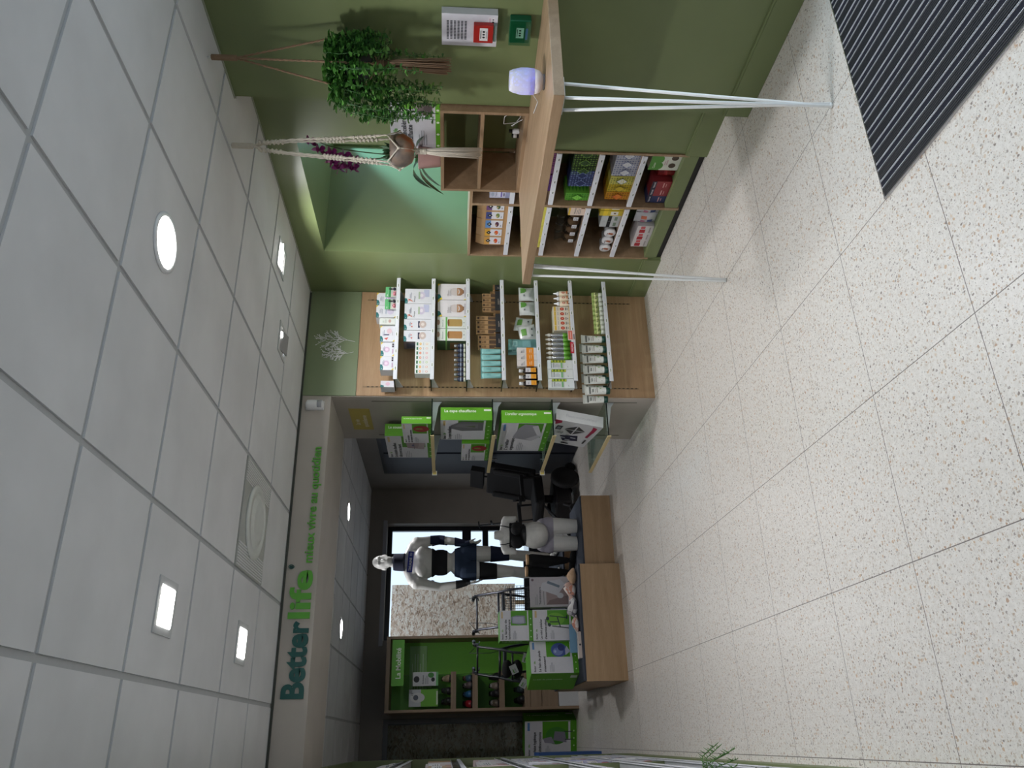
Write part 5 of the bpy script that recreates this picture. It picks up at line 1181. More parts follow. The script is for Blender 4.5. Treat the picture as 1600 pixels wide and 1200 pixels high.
# ================================================================ display plinths and mannequins in the far room
FELT = M((58, 64, 76), 0.9)
PLW = wood('plinth_oak', (178, 148, 114), (152, 122, 88), 'x', 0.5)
def plinth(x0, x1, y0, y1, h, lab):
    t = thing('display_plinth', (0, 0, 0), label=lab, cat='plinth', group='oak display plinths')
    MB().box(x0, y0, 0, x1, y1, h-0.016, PLW).build('body', t); MB().box(x0+0.004, y0+0.004, h-0.016, x1-0.004, y1, h, FELT).build('top_mat', t)
ZP1, ZP2, ZP3 = 0.372, 0.292, 0.375
plinth(0.432, 1.418, 6.955, 7.80, ZP1, 'large oak display plinth with dark top nearest the left side')
plinth(1.422, 2.10, 7.135, 7.78, ZP2, 'smaller oak display plinth with dark top carrying the female torso')
plinth(0.46, 1.80, 7.84, 9.00, ZP3, 'rear oak display plinth under the tall mannequin')
MANN = M((218, 217, 214), 0.35, name='mannequin_white')
def sculpt(name, mb, voxel, mat, parent=None, smooth=6):
    me = bpy.data.meshes.new('t'); me.from_pydata([tuple(p) for p in mb.v], [], mb.f)
    o = bpy.data.objects.new('t', me); COL.objects.link(o)
    r = o.modifiers.new('r', 'REMESH'); r.mode = 'VOXEL'; r.voxel_size = voxel; r.use_smooth_shade = True
    s = o.modifiers.new('s', 'SMOOTH'); s.factor = 0.6; s.iterations = smooth
    bpy.context.view_layer.update(); dg = bpy.context.evaluated_depsgraph_get(); m2 = bpy.data.meshes.new_from_object(o.evaluated_get(dg))
    bpy.data.objects.remove(o); m2.materials.clear(); m2.materials.append(mat); m2.name = name
    for p in m2.polygons: p.use_smooth = True
    q = bpy.data.objects.new(name, m2); COL.objects.link(q); q.parent = parent; return q
def garment(name, body, planes, mat, off=0.004, region=None, parent=None, thick=0.003):
    """cloth that follows the body: the body surface between cutting planes, moved outwards"""
    bm = bmesh.new(); bm.from_mesh(body.data)
    if region:
        bmesh.ops.delete(bm, geom=[f for f in bm.faces if not region(f.calc_center_median())], context='FACES')
    for co, no in planes:
        g = bm.verts[:]+bm.edges[:]+bm.faces[:]
        bmesh.ops.bisect_plane(bm, geom=g, plane_co=co, plane_no=no, clear_outer=True)
    bm.normal_update()
    for v in bm.verts: v.co += v.normal*off
    me = bpy.data.meshes.new(name); bm.to_mesh(me); bm.free(); me.materials.clear(); me.materials.append(mat)
    for p in me.polygons: p.use_smooth = True
    o = bpy.data.objects.new(name, me); COL.objects.link(o); o.parent = parent
    s = o.modifiers.new('solid', 'SOLIDIFY'); s.thickness = thick; s.offset = -0.2
    return o
def hand(b, w, d, spreadv, s=1.0, curl=0.35):
    """palm, four unequal fingers and a thumb leaving the side; w wrist, d pointing direction, spreadv across the palm"""
    w, d, sv = Vector(w), Vector(d).normalized(), Vector(spreadv).normalized(); n = d.cross(sv).normalized()
    for k in range(4):
        o = (k-1.5)*0.020*s; b.capsule(w+d*0.010*s+sv*o*0.7, 0.014*s, w+d*0.085*s+sv*o, 0.011*s, None, 10)
        L = (0.070, 0.080, 0.075, 0.058)[k]*s; p = w+d*0.085*s+sv*o; q = p+d*L*0.5+n*L*curl*0.3; r = q+d*L*0.45+n*L*curl*0.8
        b.capsule(p, 0.0090*s, q, 0.0085*s, None, 8); b.capsule(q, 0.0085*s, r, 0.0072*s, None, 8)
    p = w+d*0.028*s-sv*0.028*s; q = p+d*0.035*s-sv*0.024*s+n*0.012*s; r = q+d*0.034*s-sv*0.004*s+n*0.012*s
    b.capsule(p, 0.013*s, q, 0.010*s, None, 8); b.capsule(q, 0.010*s, r, 0.0085*s, None, 8)
def male():
    t = thing('mannequin', (1.690, 8.16, ZP3), label='tall white male mannequin wearing dark joint supports before the far window', cat='mannequin')
    b = MB(); c = b.capsule; e = b.ball
    e((0.010, 0.005, 1.835), (0.070, 0.092, 0.100), None, 18); e((0.010, -0.035, 1.775), (0.052, 0.055, 0.062), None, 14); e((0.010, -0.062, 1.740), (0.024, 0.022, 0.018), None, 10)
    c((0.010, -0.088, 1.845), 0.010, (0.010, -0.104, 1.808), 0.015, None, 10); e((0.010, -0.086, 1.778), (0.022, 0.010, 0.008), None, 8); c((-0.025, -0.078, 1.862), 0.012, (0.045, -0.078, 1.862), 0.012, None, 8)
    e((-0.062, 0.012, 1.81), (0.010, 0.018, 0.030), None, 8); e((0.082, 0.012, 1.81), (0.010, 0.018, 0.030), None, 8)
    c((0.0, 0.012, 1.54), 0.060, (0.008, 0.0, 1.72), 0.056)
    e((0, 0.005, 1.40), (0.165, 0.105, 0.165), None, 18); e((-0.075, -0.062, 1.425), (0.085, 0.045, 0.062), None, 14); e((0.075, -0.062, 1.425), (0.085, 0.045, 0.062), None, 14)
    e((0, 0.008, 1.50), (0.165, 0.085, 0.06), None, 16); e((0, 0.0, 1.235), (0.130, 0.088, 0.15), None, 16); e((0, 0.006, 1.03), (0.150, 0.098, 0.12), None, 16)
    for s in (-1, 1):
        c((0.02*s, 0.012, 1.60), 0.046, (0.18*s, 0.008, 1.515), 0.058); e((0.205*s, 0.0, 1.480), 0.066, None, 14); e((0.07*s, 0.05, 0.985), (0.085, 0.075, 0.09), None, 12)
    c((0.207, 0, 1.47), 0.060, (0.243, 0.02, 1.25), 0.044); c((0.243, 0.02, 1.25), 0.044, (0.215, -0.03, 1.12), 0.042); c((0.215, -0.03, 1.12), 0.042, (0.185, -0.065, 0.985), 0.028)
    hand(b, (0.183, -0.068, 0.975), (-0.05, -0.15, -1), (-0.25, 1, 0), 1.0)
    c((-0.207, 0, 1.47), 0.060, (-0.245, 0.03, 1.24), 0.044); c((-0.245, 0.03, 1.24), 0.044, (-0.235, 0.0, 1.11), 0.042); c((-0.235, 0.0, 1.11), 0.042, (-0.218, -0.04, 0.975), 0.028)
    hand(b, (-0.217, -0.042, 0.965), (0.0, -0.2, -1), (0.25, 1, 0), 1.0)
    c((-0.085, 0.0, 0.96), 0.096, (-0.100, -0.03, 0.70), 0.078); c((-0.100, -0.03, 0.70), 0.078, (-0.105, -0.035, 0.50), 0.056); c((-0.105, -0.03, 0.50), 0.054, (-0.112, 0.012, 0.37), 0.058); c((-0.112, 0.012, 0.37), 0.058, (-0.118, 0.01, 0.10), 0.034)
    c((-0.118, 0.02, 0.045), 0.034, (-0.126, -0.14, 0.030), 0.026); e((-0.127, -0.17, 0.024), (0.040, 0.045, 0.020), None, 10); e((-0.118, 0.035, 0.03), (0.030, 0.034, 0.028), None, 10)
    c((0.085, 0.005, 0.96), 0.096, (0.092, 0.03, 0.70), 0.078); c((0.092, 0.03, 0.70), 0.078, (0.085, 0.045, 0.50), 0.056); c((0.085, 0.048, 0.50), 0.054, (0.085, 0.11, 0.37), 0.058); c((0.085, 0.11, 0.37), 0.058, (0.085, 0.14, 0.10), 0.034)
    c((0.085, 0.15, 0.045), 0.034, (0.10, -0.01, 0.030), 0.026); e((0.103, -0.04, 0.024), (0.040, 0.045, 0.020), None, 10); e((0.085, 0.165, 0.03), (0.030, 0.034, 0.028), None, 10)
    body = sculpt('body', b, 0.0062, MANN, t, 5)
    blk = M((20, 22, 28), 0.85); nv = M((26, 34, 62), 0.85); jn = M((38, 54, 78), 0.9)
    P = lambda z, up: ((0, 0, z), (0, 0, 1 if up else -1))
    def band(n, za, zb, reg, m, off=0.005): garment(n, body, [P(zb, True), P(za, False)], m, off, reg, t)
    band('waist_belt', 1.165, 1.325, lambda p: abs(p.x) < 0.188, blk, 0.006)
    band('shorts', 0.865, 1.085, lambda p: abs(p.x) < 0.178 and p.y > -0.13, jn, 0.009)
    band('elbow_support', 1.195, 1.345, lambda p: p.x > 0.190 and p.z > 1.15, nv); band('wrist_support', 0.935, 1.09, lambda p: p.x > 0.150 and p.y < 0.01 and p.z < 1.12 and (p.x-0.2)**2+(p.y+0.04)**2 < 0.006, nv)
    band('wrist_support', 0.930, 1.075, lambda p: p.x < -0.180, blk)
    band('knee_support', 0.655, 0.835, lambda p: p.x < -0.005 and p.x > -0.2 and p.z < 0.86, blk); band('knee_support', 0.52, 0.715, lambda p: p.x > 0.0 and p.x < 0.20 and p.z < 0.75, nv)
    MB().lathe([(0.095, 0.0), (0.088, 0.02), (0.082, 0.10), (0.078, 0.118), (0.070, 0.118)], M((24, 28, 50), 0.9), 28, c=(0.004, -0.004, 1.600), sx=1.0, sy=1.12).build('neck_support', t)
    b = MB(Matrix.Translation((-0.015, -0.122, 1.515)) @ Matrix.Rotation(R(4), 4, 'Y')); b.box(-0.105, 0, -0.003, 0.105, 0.004, 0.052, M((28, 40, 150), 0.4)); a = Art(b, Matrix.Translation((-0.105, 0, 0)) @ FRONT); a.text(0.012, 0.012, 0.034, 'THUASNE', (232, 232, 240), True, width=0.135); a.rect(0.160, 0.010, 0.195, 0.040, (96, 106, 180)); a.text(0.163, 0.015, 0.026, 'TH', (220, 220, 236)); b.build('name_plate', t, label='blue plate with white lettering')
male()
def torso():
    t = thing('torso_mannequin', (1.792, 7.42, ZP2), R(-14), label='white pregnant female torso form in black bra and grey briefs', cat='mannequin')
    b = MB(); c = b.capsule; e = b.ball
    c((0, 0.015, 0.68), 0.050, (0, 0.0, 0.775), 0.043); e((0, 0.01, 0.60), (0.125, 0.080, 0.12), None, 16); e((0, 0.01, 0.685), (0.125, 0.055, 0.04), None, 14)
    for s in (-1, 1):
        c((0.03*s, 0.01, 0.715), 0.036, (0.135*s, 0.01, 0.690), 0.042); e((0.148*s, 0.008, 0.672), 0.050, None, 14); c((0.148*s, 0.008, 0.665), 0.046, (0.158*s, 0.0, 0.625), 0.044); e((0.062*s, -0.085, 0.585), (0.060, 0.055, 0.058), None, 14)
        e((0.075*s, 0.05, 0.29), (0.085, 0.085, 0.095), None, 14); c((0.080*s, 0.01, 0.27), 0.090, (0.084*s, 0.0, 0.0), 0.068)
    e((0, 0.015, 0.46), (0.112, 0.082, 0.12), None, 16); e((0, 0.01, 0.32), (0.158, 0.108, 0.11), None, 16); e((0.0, -0.095, 0.415), (0.128, 0.148, 0.135), None, 20)
    bm = sculpt('body', b, 0.006, MANN, t, 8)
    # cut the stumps flat
    me = bm.data; q = bmesh.new(); q.from_mesh(me)
    for co, no in (((0, 0, 0.0), (0, 0, -1)), ((0, 0, 0.800), (0, 0, 1)), ((0.180, 0, 0.65), (1, 0, 0)), ((-0.180, 0, 0.65), (-1, 0, 0))):
        g = q.verts[:]+q.edges[:]+q.faces[:]; r = bmesh.ops.bisect_plane(q, geom=g, plane_co=co, plane_no=no, clear_outer=True)
        bmesh.ops.holes_fill(q, edges=[x for x in r['geom_cut'] if isinstance(x, bmesh.types.BMEdge)], sides=0)
    q.to_mesh(me); q.free()
    blk = M((18, 18, 22), 0.85); gr = M((166, 162, 176), 0.8)
    g = garment('bra', bm, [((0, 0, 0.655), (0, 0.0, 1)), ((0, 0, 0.508), (0, 0, -1))], blk, 0.005, lambda p: abs(p.x) < 0.118+0.02*(p.z < 0.58), t)
    s = MB()
    for k in (-1, 1): s.tube([(0.070*k, -0.100, 0.645), (0.085*k, -0.060, 0.700), (0.088*k, -0.01, 0.738), (0.085*k, 0.045, 0.715), (0.075*k, 0.075, 0.64)], 0.011, blk, 8, flat=0.4)
    s.build('shoulder_strap', g)
    garment('briefs', bm, [((0, 0.0, 0.375), (0, -0.42, 1)), ((0, 0, 0.235), (0, 0, -1))], gr, 0.005, lambda p: p.z > 0.2, t)
torso()
def legs():
    for k, (x, y, rz, lab) in enumerate(((1.585, 7.56, 55, 'black stockinged display leg with pale round top, standing beside the torso form'), (1.492, 7.67, 70, 'rear black stockinged display leg, half hidden by the white monitor carton'))):
        t = thing('stocking_form', (x, y, ZP2), R(rz), label=lab, cat='leg form')
        b = MB(); c = b.capsule
        c((0, 0, 0.43), 0.056, (0, 0.005, 0.33), 0.050); c((0, 0.005, 0.33), 0.048, (0, 0.015, 0.25), 0.054); c((0, 0.015, 0.25), 0.054, (0, 0.01, 0.09), 0.030); c((0, 0.02, 0.035), 0.030, (0.0, -0.10, 0.024), 0.026); b.ball((0, -0.135, 0.020), (0.036, 0.040, 0.018), None, 10); b.ball((0, 0.03, 0.026), (0.028, 0.030, 0.026), None, 10)
        sculpt('stocking', b, 0.006, BLACKF, t, 6)
        MB().lathe([(0.050, 0.462), (0.052, 0.482), (0.049, 0.486)], M((206, 168, 128), 0.5), 24).build('top_disc', t)
legs()
def plinth_goods():
    def foot(a): a.ell(0.205, 0.165, 0.062, 0.072, (66, 86, 156), 26); a.ell(0.19, 0.175, 0.035, 0.045, (120, 136, 190)); a.ell(0.225, 0.145, 0.03, 0.03, (48, 60, 120)); a.poly([(0.155, 0.11), (0.19, 0.065), (0.24, 0.095), (0.21, 0.11)], (186, 190, 210)); a.ell(0.19, 0.20, 0.012, 0.01, (170, 186, 220)); a.ell(0.215, 0.19, 0.010, 0.008, (90, 110, 180))
    w, d, h = 0.286, 0.44, 0.425
    o = bl('carton', w, d, h, ['Le bain de pieds', 'massant'], 'Le bain de pieds massant', foot, side='l', tag_=False)
    T = Matrix.Rotation(R(14.5), 3, 'Z'); p = Vector((0.522, 7.235, ZP1))+T @ Vector((w/2, 0, 0)); o.location = p; o.rotation_euler = (0, 0, R(14.5)); tag(o, 'large white and lime foot bath carton on the corner of the big plinth', 'box')
    def pedal(a):
        k = C((40, 60, 56)); a.ell(0.185, 0.19, 0.055, 0.085, (112, 176, 48))
        for (x0, y0, x1, y1) in ((0.10, 0.06, 0.12, 0.22), (0.19, 0.08, 0.21, 0.24)): a.poly([(x0, y0), (x0+0.008, y0), (x1+0.008, y1), (x1, y1)], k)
        a.poly([(0.11, 0.14), (0.20, 0.165), (0.20, 0.175), (0.11, 0.15)], k); a.poly([(0.155, 0.155), (0.165, 0.155), (0.165, 0.24), (0.155, 0.24)], k); a.ell(0.135, 0.245, 0.016, 0.014, k); a.ell(0.19, 0.26, 0.016, 0.014, k); a.ell(0.115, 0.06, 0.018, 0.006, k); a.ell(0.20, 0.085, 0.018, 0.006, k)
    o = bl('carton', 0.268, 0.30, 0.395, ['Le mini pédalier', "d'exercice pliant"], 'Le mini pédalier', pedal, side='l'); o.location = (0.932, 7.25, ZP1); tag(o, 'white and lime folding pedal exerciser carton beneath the lamp carton', 'box')
    def lamp(a): a.poly([(0.15, 0.060), (0.215, 0.068), (0.218, 0.145), (0.205, 0.19), (0.15, 0.185), (0.138, 0.12)], (140, 144, 160)); a.poly([(0.15, 0.075), (0.205, 0.08), (0.205, 0.175), (0.152, 0.175)], (176, 180, 196))
    o = bl('carton', 0.262, 0.24, 0.295, ['La lampe de', 'luminothérapie'], 'La lampe', lamp, side='l'); o.location = (0.935, 7.27, ZP1+0.396); tag(o, 'white and lime lamp carton stacked on the pedal exerciser carton', 'box')
    w, d, h = 0.270, 0.13, 0.400; b = MB(); b.box(-w/2, 0, 0, w/2, d, h, C((186, 180, 186))); a = Art(b, face_T('f', w, d, h)); a.rect(0.02, 0.05, w*0.7, 0.25, (150, 132, 132)); a.poly([(0.02, 0.05), (0.10, 0.05), (0.06, 0.22), (0.02, 0.25)], (120, 100, 100)); a.poly([(0.10, 0.15), (0.20, 0.07), (0.25, 0.12), (0.22, 0.28), (0.16, 0.31)], (196, 196, 204)); a.poly([(0.17, 0.13), (0.19, 0.12), (0.235, 0.23), (0.215, 0.245)], (110, 124, 140)); a.ell(0.10, 0.12, 0.025, 0.03, (196, 196, 202)); a.rect(0.02, 0.27, 0.14, 0.275, (110, 110, 116)); a.text(0.02, 0.30, 0.026, 'Tensiomètre', (80, 80, 88), True, width=0.16); a.lines(0.02, 0.345, 0.10, 2, 0.012, (140, 140, 146)); a.ell(0.245, 0.375, 0.012, 0.012, (110, 90, 100))
    o = b.build('carton'); o.location = (1.240, 7.33, ZP1); o.rotation_euler = (R(-5), 0, R(-3)); tag(o, 'greyish white monitor carton beside the lime cartons on the big plinth', 'box')
    # printed head scarves
    def fabric(name, cols, sc):
        m, nt, bs = nodes_mat(name); vo = nt.nodes.new('ShaderNodeTexVoronoi'); vo.inputs['Scale'].default_value = sc; vo.feature = 'SMOOTH_F1'; vo.inputs['Smoothness'].default_value = 0.2; nt.links.new(coords(nt), vo.inputs['Vector']); sp = nt.nodes.new('ShaderNodeSeparateColor'); nt.links.new(vo.outputs['Color'], sp.inputs[0])
        nt.links.new(ramp(nt, [(i/len(cols), rgb(*c)) for i, c in enumerate(cols)], sp.outputs[0], 'CONSTANT'), bs.inputs['Base Color']); bs.inputs['Roughness'].default_value = 0.85; return m
    fabs = [fabric('pink_print_cloth', [(206, 170, 158), (232, 222, 216), (214, 150, 130), (110, 108, 116)], 26), fabric('grey_print_cloth', [(214, 212, 214), (120, 118, 126), (232, 230, 230), (196, 160, 150)], 22), fabric('beige_cloth', [(196, 162, 132), (206, 172, 142), (188, 154, 124), (200, 168, 138)], 30)]
    def scarf(m, loc, r, seed, lab):
        rnd = random.Random(seed); b = MB(); b.ball((0, 0, r[2]), r, m, 22); ph = [rnd.uniform(0, 6) for _ in range(4)]
        for v in b.v:
            k = 1+0.10*math.sin(v.x*52+ph[0])*math.sin(v.y*44+ph[1])+0.07*math.sin(v.z*80+v.x*30+ph[2]); v.x *= k; v.y *= k; v.z = max(0, v.z*(0.9+0.18*math.sin(v.x*38+ph[3])))
        o = b.build('head_scarf'); o.location = loc; tag(o, lab, 'scarf', 'printed head scarves')
    scarf(fabs[2], (1.335, 7.10, ZP1), (0.070, 0.055, 0.040), 1, 'plain beige head scarf at the right end of the big plinth'); scarf(fabs[0], (1.225, 7.16, ZP1), (0.085, 0.055, 0.055), 2, 'pink printed head scarf before the greyish monitor carton')
    scarf(fabs[1], (1.075, 7.12, ZP1), (0.095, 0.065, 0.050), 3, 'grey and white printed head scarf before the pedal carton'); scarf(fabs[0], (0.915, 7.10, ZP1), (0.080, 0.050, 0.030), 4, 'flat pink patterned head scarf near the foot bath carton')
    b = MB(); b.box(-0.11, 0, 0, 0.11, 0.07, 0.028, C((222, 218, 214))); a = Art(b, face_T('f', 0.22, 0.07, 0.028)); a.rect(0.0, 0.0, 0.22, 0.028, (206, 190, 180)); a.ell(0.11, 0.014, 0.009, 0.009, (60, 60, 66), 10); o = b.build('flat_carton'); o.location = (0.735, 7.02, ZP1); o.rotation_euler = (0, 0, R(4)); tag(o, 'small flat white carton lying at the front edge of the big plinth', 'box')
    b = MB(); b.box(-0.12, 0, 0, 0.12, 0.010, 0.085, C((96, 140, 170))); o = b.build('blue_carton'); o.location = (0.80, 7.135, ZP1); o.rotation_euler = (R(-8), 0, 0); tag(o, 'thin blue carton leaning behind the small flat carton', 'box')
plinth_goods()

# ================================================================ mobility display against the far wall
def mobility():
    t = thing('mobility_display', (0, 0, 0), label='tall grey oak display with lime back panel, shoe shelves and La Mobilité plate', cat='display unit')
    W2 = wood('display_oak', (150, 130, 108), (120, 100, 80), 'x', 0.5); WZ = wood('display_oak_upright', (160, 138, 114), (130, 108, 86), 'z', 0.5)
    x0, x1, y0, y1, z1 = 0.312, 1.150, 9.73, 10.50, 2.245
    MB().box(x0, y0, 0, x0+0.030, y1, z1, WZ).build('side_panel', t); MB().box(x1-0.030, y0, 0, x1, y1, z1, WZ).build('side_panel', t)
    MB().box(x0+0.030, y0, z1-0.045, x1-0.030, y1, z1, W2).build('top_panel', t)
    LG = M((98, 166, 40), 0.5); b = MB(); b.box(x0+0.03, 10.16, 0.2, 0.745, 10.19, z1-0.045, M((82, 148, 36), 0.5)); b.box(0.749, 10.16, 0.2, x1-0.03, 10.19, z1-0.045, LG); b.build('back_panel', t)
    q = MB(); q.box(0.52, 10.152, 1.78, 1.08, 10.158, 1.99, M((136, 184, 112), 0.5)); q.prism([(0.60, 10.152), (0.66, 10.152), (0.62, 10.158)], 1.72, 1.785, M((136, 184, 112), 0.5)); a = Art(q, Matrix.Translation((0.52, 10.152, 1.78)) @ FRONT); a.lines(0.04, 0.17, 0.45, 5, 0.032, (180, 208, 164), 0.010); q.build('speech_bubble_graphic', t)
    b = MB(); b.box(0.597, 9.700, 2.035, 1.107, 9.728, 2.176, M((96, 176, 48), 0.45)); a = Art(b, Matrix.Translation((0.597, 9.700, 2.035)) @ FRONT); a.text(0.075, 0.038, 0.080, 'La Mobilité', (232, 240, 224), True, width=0.345); b.build('title_plate', t, label='bright green plate lettered La Mobilité')
    for z in (1.490, 1.238, 0.925, 0.628):
        b = MB(); b.box(x0+0.03, 9.75, z-0.062, 0.745, 10.16, z, W2); b.build('shelf', t)
    for za, zb in ((0.432, 0.560), (0.238, 0.426)): MB().box(x0+0.032, 9.742, za, 0.80, 9.762, zb, W2).build('drawer_front', t)
    MB().box(x0+0.03, 9.765, 0.236, 0.80, 10.16, 0.564, W2).build('drawer_case', t)
    MB().box(x0+0.032, 9.74, 0.0, x1-0.03, 10.2, 0.232, M((200, 202, 204), 0.4)).build('base_box', t)
    return t
mobility()
def shoe_proto(c1, c2, sole=(30, 30, 32)):
    t = thing('shoe'); L, wd = 0.25, 0.045
    s = MB(); pr = [(-0.034, 0.02), (-0.040, 0.08), (-0.044, 0.15), (-0.040, 0.21), (-0.020, 0.245), (0.014, 0.25), (0.038, 0.21), (0.040, 0.14), (0.034, 0.08), (0.036, 0.02), (0.02, 0.0), (-0.02, 0.0)]
    pr = [(x, -y) for x, y in pr][::-1]; s.prism(pr, 0, 0.018, C(sole)); s.build('sole', t)
    n = 14; vs = []; fs = []; st = [(0.0, 0.034, 0.075), (-0.03, 0.037, 0.085), (-0.08, 0.037, 0.088), (-0.13, 0.041, 0.068), (-0.18, 0.043, 0.050), (-0.22, 0.038, 0.038), (-0.246, 0.016, 0.026)]
    for y, w, h in st:
        for k in range(n): a = PI*k/(n-1); vs.append((w*math.cos(a), y, 0.016+h*max(0.0, math.sin(a))**0.7))
    for i in range(len(st)-1):
        for k in range(n-1): fs.append((i*n+k, i*n+k+1, (i+1)*n+k+1, (i+1)*n+k))
    fs.append(tuple(range(n-1, -1, -1))); fs.append(tuple((len(st)-1)*n+k for k in range(n)))
    MB().add(vs, fs, C(c1), True).build('upper', t)
    q = MB(); q.ball((0, -0.045, 0.098), (0.028, 0.040, 0.014), C((18, 18, 20)), 12); q.build('opening', t)
    q = MB(); 
    for i in range(3): q.tube([(-0.026, -0.105-0.024*i, 0.086-0.012*i), (0, -0.108-0.024*i, 0.098-0.012*i), (0.026, -0.105-0.024*i, 0.086-0.012*i)], 0.0035, C(c2), 6)
    q.build('laces', t); return t
SH = [((1.490), [((150, 132, 108), (196, 180, 150), 'tan', 0.685), ((34, 34, 38), (60, 60, 64), 'black with grey laces', 0.555), ((22, 22, 24), (30, 30, 32), 'plain black', 0.425)], 'top shoe shelf'),
      ((1.238), [((58, 84, 104), (196, 120, 90), 'blue and salmon', 0.690), ((96, 84, 84), (210, 206, 200), 'brown with pale laces', 0.600), ((40, 90, 130), (120, 160, 190), 'bright blue', 0.505), ((140, 24, 36), (90, 16, 24), 'red', 0.410)], 'second shoe shelf'),
      ((0.925), [((28, 28, 30), (36, 36, 40), 'high black', 0.690), ((120, 110, 100), (206, 206, 206), 'grey brown with silver laces', 0.600), ((30, 30, 34), (90, 90, 96), 'dark charcoal', 0.505), ((90, 80, 70), (196, 196, 200), 'dark tan with silver laces', 0.410)], 'third shoe shelf'),
      ((0.628), [((20, 20, 24), (34, 34, 38), 'matt black', 0.665), ((44, 56, 62), (90, 100, 104), 'slate grey', 0.545), ((26, 26, 28), (40, 40, 44), 'wide black', 0.420)], 'lowest shoe shelf')]
for z, row, nm in SH:
    for c1, c2, w_, x in row:
        t = shoe_proto(c1, c2); t.location = (x, 10.04, z); t.rotation_euler = (0, 0, R(random.uniform(-6, 6))); tag(t, '%s shoe standing on the %s of the display unit' % (w_, nm), 'shoe', 'shoes on the display unit')
def hung_pack(x, y, z, w, h, lab, art, body=(206, 208, 210)):
    t = thing('hanging_pack', (x, y, z), label=lab, cat='pack')
    b = MB(); b.box(-w/2, 0, 0, w/2, 0.05, h, C(body)); art(Art(b, face_T('f', w, 0.05, h))); b.build('carton_body', t)
    h_ = MB(); h_.tube([(0, 0.05, h-0.01), (0, 0.20, h-0.01)], 0.004, STEEL, 6); h_.build('peg_hook', t)
hung_pack(0.685, 9.955, 1.640, 0.155, 0.30, 'white pack with black round pictures hanging above the top shoe shelf', lambda a: (a.ell(0.075, 0.255, 0.036, 0.034, (24, 24, 28)), a.ell(0.070, 0.060, 0.024, 0.022, (24, 24, 28)), a.ell(0.12, 0.085, 0.03, 0.036, (70, 140, 60)), a.text(0.02, 0.17, 0.022, 'Embout', INK, True, width=0.1), a.lines(0.02, 0.15, 0.1, 4, 0.012, (150, 150, 156)), a.rect(0, 0, 0.155, 0.024, (120, 190, 120))))
hung_pack(0.475, 9.955, 1.640, 0.19, 0.34, 'lime and white capsule patterned pack hanging beside the white pack', lambda a: (a.rect(0, 0, 0.19, 0.20, (110, 180, 50)), a.ell(0.10, 0.24, 0.055, 0.085, (214, 216, 216)), a.ell(0.10, 0.26, 0.03, 0.03, (90, 96, 110)), a.rect(0.02, 0.0, 0.17, 0.02, (206, 220, 190)), a.text(0.12, 0.29, 0.03, '12', INK, True)), (196, 200, 204))
# window carton
def toilet_pic(a): a.ell(0.25, 0.24, 0.10, 0.13, (70, 140, 50)); a.poly([(0.17, 0.12), (0.29, 0.14), (0.30, 0.26), (0.20, 0.28)], (136, 134, 150)); a.poly([(0.16, 0.26), (0.24, 0.30), (0.22, 0.40), (0.17, 0.38)], (150, 148, 162)); a.rect(0.20, 0.04, 0.21, 0.14, (60, 60, 66)); a.rect(0.29, 0.05, 0.30, 0.15, (60, 60, 66))
o = bl('carton', 0.42, 0.30, 0.615, ['La chaise hygiénique', 'multifonctions'], 'La chaise hygiénique', toilet_pic, side='r', tag_=False); o.location = (-0.005, 10.06, 0.0); o.rotation_euler = (0, 0, R(-20)); tag(o, 'big green carton of a commode chair on the floor before the narrow window', 'box')

